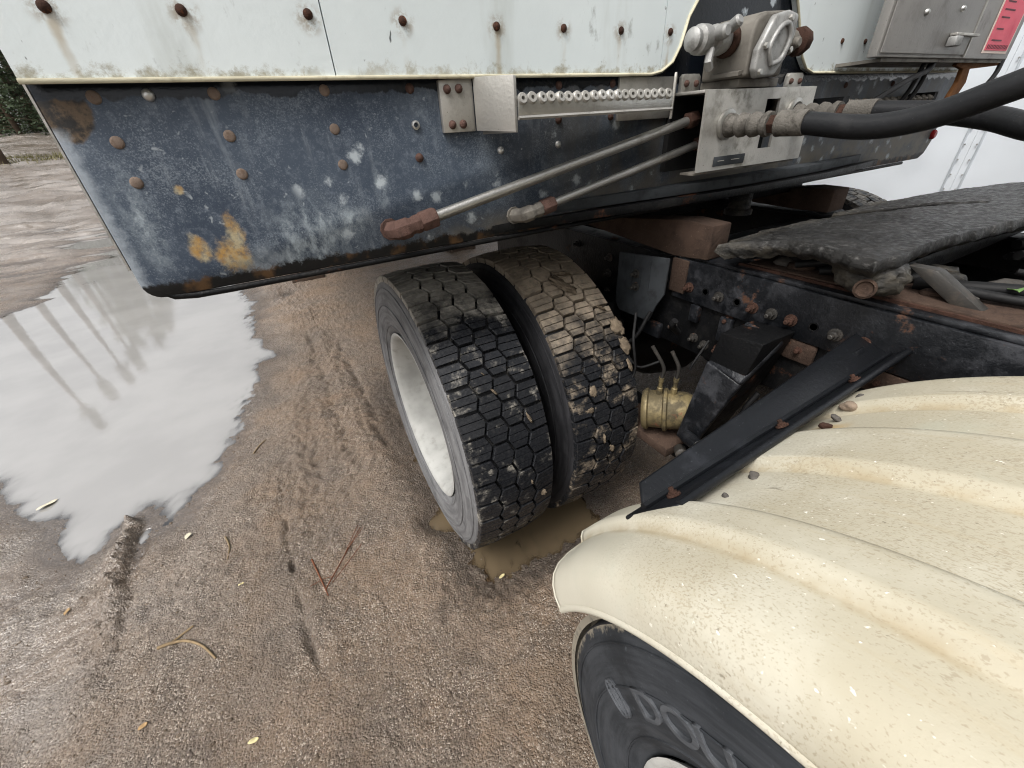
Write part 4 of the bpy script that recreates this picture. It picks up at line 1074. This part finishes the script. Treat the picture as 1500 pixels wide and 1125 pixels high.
# cross members and axle in the gloom
MB().box(1.07, 1.81, .84, .92, .76, .98).build('cross_member', 'frame_black', TK, bevel=.004)
MB().box(1.07, 1.81, 1.86, 1.92, .72, 1.0).build('cross_member', 'frame_black', TK, bevel=.004)
MB().box(1.07, 1.81, -.08, .02, .76, .95).build('cross_member', 'frame_black', TK, bevel=.004)
MB().lathe([(0, .075), (.4, .08), (.55, .17), (.7, .2), (.85, .17), (1.0, .08), (1.4, .075)], (.74, AX[0], AX[1]), (1, 0, 0), 20).build('drive_axle', 'frame_black', TK, smooth=50)
MB().lathe([(0, .04), (.9, .04)], (1.44, .98, .55), (0, -1, .12), 14).build('propeller_shaft', 'frame_black', TK, smooth=50)
MB().lathe([(-.02, .05), (0, .11), (.03, .13), (.15, .13), (.19, .12), (.20, .05)], (.93, 1.12, .62), (0, 0, 1), 22).build('air_spring', 'frame_black', TK, smooth=50)
MB().box(.86, .97, .50, 1.45, .44, .50).build('trailing_arm', 'frame_black', TK, bevel=.006)
# suspension hanger: bent channel from the rail
HG = MB()
def seg8(a, b, wa, wb, t):
    a = Vector(a); b = Vector(b); d = (b-a).normalized(); w = Vector((0, 1, 0)); w = (w-d*w.dot(d)).normalized(); nn = d.cross(w)
    if nn.x > 0: nn = -nn
    pts = []
    for s in (0, 1):
        for e, p, wd in ((0, a, wa), (1, b, wb)):
            pass
    return [a-w*wa-nn*t, b-w*wb-nn*t, a+w*wa-nn*t, b+w*wb-nn*t, a-w*wa, b-w*wb, a+w*wa, b+w*wb]
h0, h1, h2 = (.925, .475, .905), (.835, .495, .808), (.815, .545, .560)
HG.hexa(seg8(h0, h1, .050, .050, .02))
HA = HG.build('suspension_hanger', 'frame_clean', TK, bevel=.006, seg=3)
MB().hexa(seg8(h1, h2, .050, .028, .02)).build('hanger_arm', 'frame_clean', HA, bevel=.005, seg=3)
MB().prism([(.425, .91), (.53, .90), (.55, .80), (.578, .56), (.53, .55), (.45, .79)], .845, .965, 'x').build('hanger_web', 'frame_black', HA, bevel=.006)
MB().lathe([(0, .018), (.06, .018), (.064, .013)], (.80, .53, .60), (-.3, -.9, .2), 14).build('hanger_pin', 'frame_clean', HA, smooth=40)
MB().lathe([(0, .016), (.03, .016), (.034, .011)], (.80, .54, .545), (-.6, -.7, .2), 12).build('hanger_bolt', 'bolt_grimy', HA, smooth=40)
# brake chamber with fittings
bc = Vector((.81, .705, .585)); bd = Vector((.62, -.75, .12)).normalized()
BC = MB().lathe([(0, .02), (.004, .056), (.010, .062), (.016, .064), (.020, .064), (.024, .057), (.062, .057), (.066, .066), (.074, .066), (.078, .059), (.13, .056), (.15, .045), (.152, .01)], bc, bd, 30).build('brake_chamber', 'gold_zinc', TK, smooth=35)
for t, top in ((.045, Vector((.815, .70, .80))), (.085, Vector((.85, .66, .79)))):
    b0 = bc+bd*t+Vector((0, 0, .058))
    MB().lathe([(0, .009), (.02, .009), (.022, .006), (.04, .006), (.042, .008), (.055, .008)], b0, (0, 0, 1), 8).build('air_fitting', 'gold_zinc', BC)
    MB().tube(bez([b0+Vector((0, 0, .05)), b0+Vector((.0, .0, .09)), top], 6), .0055, 8).build('air_line', 'bolt_grimy', BC, smooth=60)
MB().tube(bez([(.70, .80, .64), (.76, .76, .655), (.80, .74, .70), (.80, .76, .80), (.84, .80, .86)], 6), .004, 6).build('brake_line', 'cable_black', BC, smooth=60)
MB().box(.80, .97, .58, .80, .478, .512).build('chamber_bracket', 'rust_block', BC, bevel=.006)
MB().tube(bez([(.85, 1.0, .8), (.84, .90, .72), (.86, .82, .76), (.90, .80, .85)], 6), .006, 8).build('air_line', 'cable_black', TK, smooth=60)

# --- fifth wheel: greasy plate with a ragged skirt of old grease
def fw_z(x, y): return 1.108-.028*np.clip((y-.42)/.2, 0, 1)**1.3
nxg, nyg = 170, 76
gxs = np.linspace(.85, 2.12, nxg); gys = np.linspace(.10, .68, nyg)
FX, FY = np.meshgrid(gxs, gys)
FWP = [(.878, .630), (.925, .565), (.945, .50), (.92, .42), (.89, .345), (.885, .30), (.945, .290), (1.1, .300), (1.35, .275), (1.6, .24), (1.95, .20), (2.08, .30), (2.07, .46), (1.9, .57), (1.65, .640), (1.3, .640), (1.05, .64)]
FZ = fw_z(FX, FY)+.0025*fbm(FX*9, FY*22, 4, 7)+.0015*fbm(FX*40, FY*60, 3, 8)
d = sdf(FX, FY, FWP)
gd, gt_ = seg_d(FX+.01*pn(FX*12, FY*12, 3), FY, 1.30, .665, 1.63, .39)
slot = gd < .024*(1-gt_)**.6+.003
keep = (d < .005*fbm(FX*7, FY*7, 2, 12)) & ~slot
fvs = np.stack([FX, FY, FZ], -1).reshape(-1, 3)
ffs = []
kk = keep
for j in range(nyg-1):
    for i in range(nxg-1):
        if kk[j, i] and kk[j, i+1] and kk[j+1, i] and kk[j+1, i+1]:
            a = j*nxg+i; ffs.append((a, a+1, a+1+nxg, a+nxg))
me = bpy.data.meshes.new('fifth_wheel'); me.from_pydata([tuple(Vector(v)-wo(TK)) for v in fvs.tolist()], [], ffs)
bm = bmesh.new(); bm.from_mesh(me)
bmesh.ops.delete(bm, geom=[v for v in bm.verts if not v.link_faces], context='VERTS')
be = [e for e in bm.edges if len(e.link_faces) == 1]
for _ in range(8): bmesh.ops.smooth_vert(bm, verts=list({v for e in be for v in e.verts}), factor=.5, use_axis_x=True, use_axis_y=True, use_axis_z=False)
r1 = bmesh.ops.extrude_edge_only(bm, edges=be)
nv = [v for v in r1['geom'] if isinstance(v, bmesh.types.BMVert)]
w0 = wo(TK)
for v in nv:
    p = v.co+w0
    n1 = float(fbm(np.array([p.x*9]), np.array([p.y*16]), 4, 15, .6)[0]); n2 = float(pn(np.array([p.x*30]), np.array([p.y*30]), 16)[0])
    out = Vector((p.x-1.44, (p.y-.42)*2, 0)).normalized()
    v.co += out*(.007+.005*n1)+Vector((0, 0, -.017-.006*abs(n1)-.002*n2))
r2 = bmesh.ops.extrude_edge_only(bm, edges=[e for e in r1['geom'] if isinstance(e, bmesh.types.BMEdge) and len(e.link_faces) == 1])
for v in [v for v in r2['geom'] if isinstance(v, bmesh.types.BMVert)]:
    p = v.co+w0; out = Vector((p.x-1.44, (p.y-.42)*2, 0)).normalized()
    n1 = float(fbm(np.array([p.x*11]), np.array([p.y*14]), 3, 19, .6)[0])
    v.co += -out*(.026+.008*n1)+Vector((0, 0, -.018-.007*n1))
bmesh.ops.subdivide_edges(bm, edges=[e for e in bm.edges if len(e.link_faces) <= 2 and any((v in nv) for v in e.verts)], cuts=1)
bmesh.ops.recalc_face_normals(bm, faces=bm.faces); bm.to_mesh(me); bm.free(); me.shade_smooth()
FW = link('fifth_wheel', me, 'grease', TK, w0)
FW['label'] = 'grease coated fifth wheel coupling plate with ragged edge'
MB().box(1.05, 1.88, .32, .56, 1.02, 1.068).build('plate_casting', 'frame_black', FW, bevel=.01)
# pivot bracket under its edge and the grease clod hanging there
bm = bmesh.new(); bmesh.ops.create_icosphere(bm, subdivisions=4, radius=1)
for v in bm.verts:
    p = v.co; q = 1+.22*float(fbm(np.array([p.x*2.1+3]), np.array([p.y*2.1+p.z*1.7]), 4, 26, .6)[0]); v.co = Vector((p.x*.045*q, p.y*.060*q, p.z*.036*q))
me = bpy.data.meshes.new('pivot_lug'); bm.to_mesh(me); bm.free(); me.materials.append(M['grease']); me.shade_smooth()
link('pivot_lug', me, None, FW, (.965, .335, 1.062))
MB().lathe([(0, .018), (.006, .018), (.009, .014), (.004, .012)], (.918, .318, 1.050), (-1, -.3, .2), 18).build('pivot_pin', 'rust_block', FW)
MB().prism([(.262, 1.075), (.31, 1.075), (.215, 1.013), (.165, 1.013)], 1.03, 1.06, 'x').build('pivot_bracket', 'bolt_grimy', FW, bevel=.006)
MB().box(1.0, 1.15, .02, .60, 1.0125, 1.022).build('base_plate', 'rust_block', FW, bevel=.003)
for pts, r in (([(1.08, .30, 1.03), (1.12, .15, 1.045), (1.2, .05, 1.035), (1.3, -.1, 1.03)], .012), ([(1.06, .26, 1.04), (1.1, .12, 1.035), (1.16, .0, 1.05), (1.3, -.2, 1.06)], .009),
               ([(1.03, .45, 1.03), (1.05, .38, 1.045), (1.09, .33, 1.03), (1.15, .28, 1.04)], .010), ([(1.02, .5, 1.035), (1.04, .44, 1.05), (1.07, .47, 1.03)], .008)):
    MB().tube(bez(pts, 6), r, 8).build('air_line', 'cable_black', FW, smooth=60)

# tangle of lines, loose planks of grease and debris packed under the plate
rndt = random.Random(31)
for k in range(26):
    a = Vector((rndt.uniform(1.06, 1.7), rndt.uniform(-.12, .30), rndt.uniform(.99, 1.05)))
    dr = Vector((rndt.uniform(-.05, .35), rndt.uniform(-.30, -.05), rndt.uniform(-.02, .02)))
    MB().tube(bez([a, a+dr*.35+Vector((0, 0, rndt.uniform(-.02, .02))), a+dr*.7+Vector((rndt.uniform(-.03, .03), 0, rndt.uniform(-.02, .02))), a+dr], 5), rndt.uniform(.005, .014), 8).build('air_line', rndt.choice(('cable_black', 'hose_rubber', 'frame_black', 'hose_wrap')), FW, smooth=60)
for k in range(16):
    x = rndt.uniform(1.03, 1.25); y = rndt.uniform(.02, .55); s_ = rndt.uniform(.012, .03)
    bm = bmesh.new(); bmesh.ops.create_icosphere(bm, subdivisions=2, radius=1)
    for v in bm.verts:
        p = v.co; q = 1+.6*float(fbm(np.array([p.x*1.5+k]), np.array([p.y*1.5+p.z+k]), 3, 6)[0]); v.co = Vector((p.x*s_*1.6*q, p.y*s_*q, p.z*s_*.5*q))
    me = bpy.data.meshes.new('grease_clod'); bm.to_mesh(me); bm.free(); me.materials.append(M[rndt.choice(('grease', 'rust_block', 'stone_grey'))]); me.shade_smooth()
    link('grease_clod', me, None, FW, (x, y, 1.022+s_*.2), (0, 0, rndt.uniform(0, 3)))
MB().box(1.07, 1.81, -.6, .83, .90, .905).build('deck_plate', 'frame_black', TK)
# more fittings on and behind the rail
for k in range(5):
    y = rndt.uniform(.45, 1.05); z_ = rndt.uniform(.55, .86)
    a = Vector((.955, y, z_)); e = a+Vector((rndt.uniform(-.10, .0), rndt.uniform(-.14, .14), rndt.uniform(-.16, .06)))
    MB().tube(bez([a, (a+e)/2+Vector((-.02, 0, rndt.uniform(-.03, .03))), e], 5), rndt.uniform(.003, .010), 7).build('air_line', rndt.choice(('cable_black', 'frame_black', 'cable_black')), TK, smooth=60)
for y, z_, w_, h_ in ((.60, .845, .035, .07), (.70, .86, .03, .05), (.52, .80, .05, .04), (.86, .76, .10, .05)):
    MB().box(.962, .979, y-w_/2, y+w_/2, z_-h_/2, z_+h_/2).build('small_bracket', rndt.choice(('grey_plate', 'frame_clean')), TK, bevel=.004)
# the cab that the hoses run to, just out of the picture
CBK = MB().box(.15, 2.73, -3.4, -1.45, .95, 3.3).build('cab', 'fender', TK, bevel=.08, seg=4)

# ------------------------------------------------------------------ white trailer parked beyond
WT = thing('parked_trailer', (4.6, 3.0, 0), 'plain white box trailer parked beyond the fifth wheel', 'trailer')
for k in range(9):
    y0 = -4.58+k*1.16
    MB().box(4.2, 4.22, y0, y0+1.1585, .55, 4.0).build('side_panel', 'white_far', WT, bevel=0, smooth=0)
    MB().box(4.195, 4.1985, y0-.05, y0-.036, .56, 3.95).box(4.195, 4.1985, y0+.036, y0+.05, .56, 3.95).build('panel_seam', 'seam_grey', WT, bevel=.002)
    for s in (-.03, .03):
        st = MB()
        for z in np.arange(.62, 2.4, .09): st.lathe([(0, .006), (.004, .004)], (4.1915, y0+s, z), (-1, 0, 0), 6)
        struct(st.build('seam_rivets', 'rivet_steel', WT), 'stuff')
MB().box(4.225, 6.7, -4, 6.4, .56, 3.98).build('cargo_body', 'white_side', WT)
for y in (3.6, 4.8):
    MB().lathe([(0, .3), (.01, .48), (.05, .5), (.23, .5), (.27, .48), (.28, .3)], (4.3, y, .49), (1, 0, 0), 40).build('tyre', 'tread_base', WT, smooth=40)

# ------------------------------------------------------------------ trees and bank
def conifer(name, x, y, h, w, label, bare, mat, group, seed, n=2600, lean=0, fat=1.0):
    rnd = random.Random(seed); z0 = zat(x, y)-.1
    T = thing(name, (x, y, z0), label, 'tree', group)
    pts = [(x+lean*t*t+.06*math.sin(t*5+seed), y+.05*math.cos(t*4), z0+h*t) for t in np.linspace(0, 1, 12)]
    MB().tube(pts, [.035*h*(1-.93*t)*.55*fat for t in np.linspace(0, 1, 12)], 9).build('trunk', 'bark', T, smooth=60)
    lb = MB(); cr = MB(); nb = int(16+h*3.2)
    for i in range(nb):
        t = bare+(1-bare)*((i+rnd.random())/nb); L = w*(1-t)**.75*(.75+.5*rnd.random())+.12
        a = rnd.random()*2*PI; c = Vector((x+lean*t*t, y, z0+h*t)); dr = -.28+.55*t
        e = c+Vector((math.cos(a)*L, math.sin(a)*L, L*dr)); lb.tube([c, (c+e)/2+Vector((0, 0, .05*L)), e], [.012+.008*L, .01, .004], 4)
        m = int(n/nb)
        for k in range(m):
            s = rnd.random()**.7; p = c.lerp(e, s)+Vector((rnd.gauss(0, .11*L+.05), rnd.gauss(0, .11*L+.05), rnd.gauss(-.05, .07*L+.03)))
            q = .07+.10*rnd.random(); d1 = Vector((rnd.gauss(0, 1), rnd.gauss(0, 1), rnd.gauss(-.3, .5))).normalized()*q*1.6
            d2 = d1.cross(Vector((rnd.gauss(0, 1), rnd.gauss(0, 1), rnd.gauss(0, 1)))).normalized()*q*.34
            cr.add([p-d2, p+d1*.5-d2*1.2, p+d1, p+d1*.5+d2*1.2, p+d2], [(0, 1, 2, 3, 4)])
    lb.build('branches', 'bark', T); cr.build('crown', mat, T, smooth=0)
def polar(azdeg, dist): return (math.sin(R(azdeg))*dist, math.cos(R(azdeg))*dist)
ct = [(-14.2, 45, 9.5, 2.6, 'dark spruce half hidden behind the trailer nose edge'), (-15.6, 47, 11, 2.8, 'tall spruce standing closest to the trailer nose edge in view'),
      (-16.6, 44.5, 8.5, 2.4, 'low bushy spruce in the middle of the far tree line'), (-17.7, 46, 10.5, 2.7, 'leftmost spruce of the tree line at the picture edge'),
      (-15.1, 52, 12, 3.0, 'spruce rising behind the gap in the far tree line'), (-17.0, 53, 12.5, 3.0, 'rearmost tall spruce above the low bushy one')]
for i, (a, d, h, w, lab) in enumerate(ct):
    x, y = polar(a, d); conifer('spruce_tree', x, y, h, w, lab, .02, 'needles', 'spruces along the far bank', i+1, 3400)
pt = [(-24.3, 26, 9.2, 'pine whose trunk makes the lowest streak mirrored in the puddle'), (-22.0, 29, 8.8, 'pine mirrored as the second streak from the left'),
      (-20.0, 30, 8.6, 'pine mirrored as the third streak from the left'), (-18.6, 28, 7.4, 'pine mirrored as the short rightmost puddle streak')]
for i, (a, d, h, lab) in enumerate(pt):
    x, y = polar(a, d); conifer('pine_tree', x, y, h, .5, lab, .86, 'needles_pine', 'slim pines mirrored in the puddle', i+21, 200, .25, 1.5)
# strip of rough grass on the bank
gr = MB(); rnd = random.Random(4)
for i in range(9000):
    x = rnd.uniform(-26, -3); y = 27.4+rnd.gauss(0, .55); z0 = zat(x, y) if i % 8 == 0 or i == 0 else z0g+(.092*(y-y0g))
    if i % 8 == 0: z0g, y0g = z0, y
    h = rnd.uniform(.05, .22); a = rnd.random()*PI; wv = Vector((math.cos(a), math.sin(a), 0))*.018
    p = Vector((x, y, z0-.03)); t = p+Vector((rnd.gauss(0, .05), rnd.gauss(0, .05), h))
    gr.add([p-wv, p+wv, t], [(0, 1, 2)])
g = struct(gr.build('grass', 'grass_dry', smooth=0), 'stuff'); g['label'] = 'strip of rough yellowing grass across the far bank'

# ------------------------------------------------------------------ litter on the mud
def leaf(x, y, L, wd, rot, mat, label, z=None, curl=.25):
    n = 7; vs = []; fs = []
    for i in range(n):
        t = i/(n-1); w = wd*math.sin(PI*min(1, t*.96+.02))**.8
        for s in (-1, 0, 1):
            vs.append(((t-.5)*L, s*w, abs(s)*w*curl+.1*L*(t-.5)**2+.002*math.sin(7*t+s)))
    for i in range(n-1):
        for s in (0, 1): a = i*3+s; fs.append((a, a+1, a+4, a+3))
    me = bpy.data.meshes.new('leaf'); me.from_pydata(vs, [], fs); me.shade_smooth(); me.materials.append(M[mat])
    o = bpy.data.objects.new('fallen_leaf', me); COL.objects.link(o); o.modifiers.new('thickness', 'SOLIDIFY').thickness = .0008
    o.location = (x, y, (zat(x, y) if z is None else z)+.004); o.rotation_euler = (random.uniform(-.15, .15), random.uniform(-.15, .15), rot)
    tag(o, label, 'leaf', 'leaves on the mud'); return o
leaf(-1.314, 2.196, .075, .017, R(35), 'leaf_pale', 'large pale leaf floating at the left edge of the puddle', -.0115)
leaf(-1.04, 1.45, .026, .008, R(70), 'leaf_tan', 'small tan leaf left of the eroded mud spit')
leaf(-.736, .902, .022, .007, R(20), 'leaf_tan', 'tan leaf near the bottom left, below the bent stick')
leaf(-.469, .711, .026, .007, R(-5), 'leaf_yellow', 'yellow leaf nearest the bottom edge of the picture')
leaf(.319, .794, .026, .006, R(10), 'leaf_yellow', 'curled yellow leaf in front of the dual tyre', None, .8)
leaf(-.70, 1.60, .03, .010, R(50), 'leaf_pale', 'crumpled pale leaf on the near shore of the puddle', None, .6)
leaf(-.5, 1.23, .018, .004, R(15), 'leaf_yellow', 'tiny yellow leaf above and right of the bent stick')
o = leaf(1.10, .17, .05, .010, R(20), 'leaf_green', 'green leaf caught beside the fifth wheel pivot', 1.045)
def lay(pts): return [(x, y, zat(x, y)+.004) for x, y in pts]
def stick(pts, r, mat, label, sub=()):
    P = bez(lay(pts), 5); S = MB().tube(P, [r*(1-.5*i/len(P)) for i in range(len(P))], 7).build('twig', mat, None, P[0], smooth=60)
    tag(S, label, 'twig', 'twigs on the mud')
    for q in sub: MB().tube(bez(lay(q), 4), r*.55, 5).build('side_shoot', mat, S, P[0], smooth=60)
    return S
stick([(-.268, 1.205), (-.25, 1.11), (-.234, 1.02)], .0032, 'twig_red', 'straight reddish twig lying left of the needle spray')
stick([(-.238, 1.051), (-.16, 1.15), (-.078, 1.251)], .0022, 'twig_red', 'reddish needle spray crossing toward the dual tyre',
      [[(-.16, 1.15), (-.12, 1.21), (-.085, 1.262)], [(-.15, 1.165), (-.11, 1.20), (-.07, 1.235)], [(-.2, 1.09), (-.24, 1.10), (-.285, 1.09)], [(-.215, 1.07), (-.16, 1.11), (-.09, 1.165)]])
stick([(-.735, 1.13), (-.70, 1.125), (-.66, 1.112), (-.61, 1.063), (-.569, .998)], .0058, 'twig_tan', 'bent tan stick lying on the bare mud',
      [[(-.70, 1.125), (-.67, 1.14), (-.64, 1.15)]])
stick([(-.56, 1.50), (-.545, 1.44), (-.55, 1.38)], .0035, 'twig_tan', 'short dark stick at the near corner of the puddle')
stick([(-.46, 2.04), (-.43, 2.09), (-.40, 2.12)], .004, 'twig_tan', 'stick on the right shore of the puddle')
# pebbles caught along the fender bracket
def pebble(p, s, mat, label):
    bm = bmesh.new(); bmesh.ops.create_icosphere(bm, subdivisions=3, radius=1); q = random.uniform(0, 50)
    for v in bm.verts:
        c = v.co; k = 1+.45*float(fbm(np.array([c.x*1.1+q]), np.array([c.y*1.1+c.z+q]), 3, 4)[0]); v.co = Vector((c.x*s*1.25*k, c.y*s*k, c.z*s*.75*k))
    me = bpy.data.meshes.new('pebble'); bm.to_mesh(me); bm.free(); me.shade_smooth(); me.materials.append(M[mat])
    o = bpy.data.objects.new('pebble', me); COL.objects.link(o); o.location = p; o.rotation_euler = (R(40), 0, random.uniform(0, 3))
    tag(o, label, 'pebble', 'pebbles caught against the fender bracket')
random.seed(21)
def on_f(x, deg, h=.0, _=0): return (x, AF[0]+math.cos(R(deg))*(.587+h), AF[1]+math.sin(R(deg))*(.587+h))
pebble(on_f(.70, 48.6, .012), .011, 'stone', 'largest tan pebble caught on the fender bracket')
pebble(on_f(.66, 48.3, .008), .006, 'stone_grey', 'dark pebble right beside the largest tan pebble')
pebble(on_f(.625, 48.5, .008), .007, 'rust', 'rust brown pebble in the middle of the bracket edge')
pebble(on_f(.60, 48.4, .004), .005, 'stone_grey', 'tiny dark pebble next to the rust brown one')
pebble(on_f(.445, 49.2, .001), .008, 'stone_grey', 'dark clod on the fender below the bracket middle')
pebble(on_f(.385, 49.4, .001), .005, 'stone_grey', 'dark crumb nearest the outer tip of the bracket')
pebble(on_f(.74, 48.2, .010), .010, 'stone_grey', 'dark pebble tucked at the inner end of the bracket')
# loose grit on the mud
rnd = random.Random(9); gt = MB(); ico = bmesh.new(); bmesh.ops.create_icosphere(ico, subdivisions=1, radius=1)
iv = [v.co.copy() for v in ico.verts]; iff = [tuple(v.index for v in f.verts) for f in ico.faces]; ico.free()
PX = np.array([rnd.uniform(-1.6, .55) for _ in range(9000)]); PY = np.array([.25+2.6*rnd.random()**1.3 for _ in range(9000)]); PZ = land(PX, PY)
for x, y, z in zip(PX, PY, PZ):
    if z < -.012: continue
    s = .0012+.0022*rnd.random()**3
    if rnd.random() < .05: s *= 2.2
    a, b, c = s*rnd.uniform(.8, 1.5), s*rnd.uniform(.7, 1.2), s*rnd.uniform(.5, .9)
    gt.add([(x+v.x*a, y+v.y*b, z+v.z*c) for v in iv], iff)
g = struct(gt.build('grit', 'grit', smooth=60), 'stuff'); g['label'] = 'loose sand grains and tiny stones scattered over the mud'
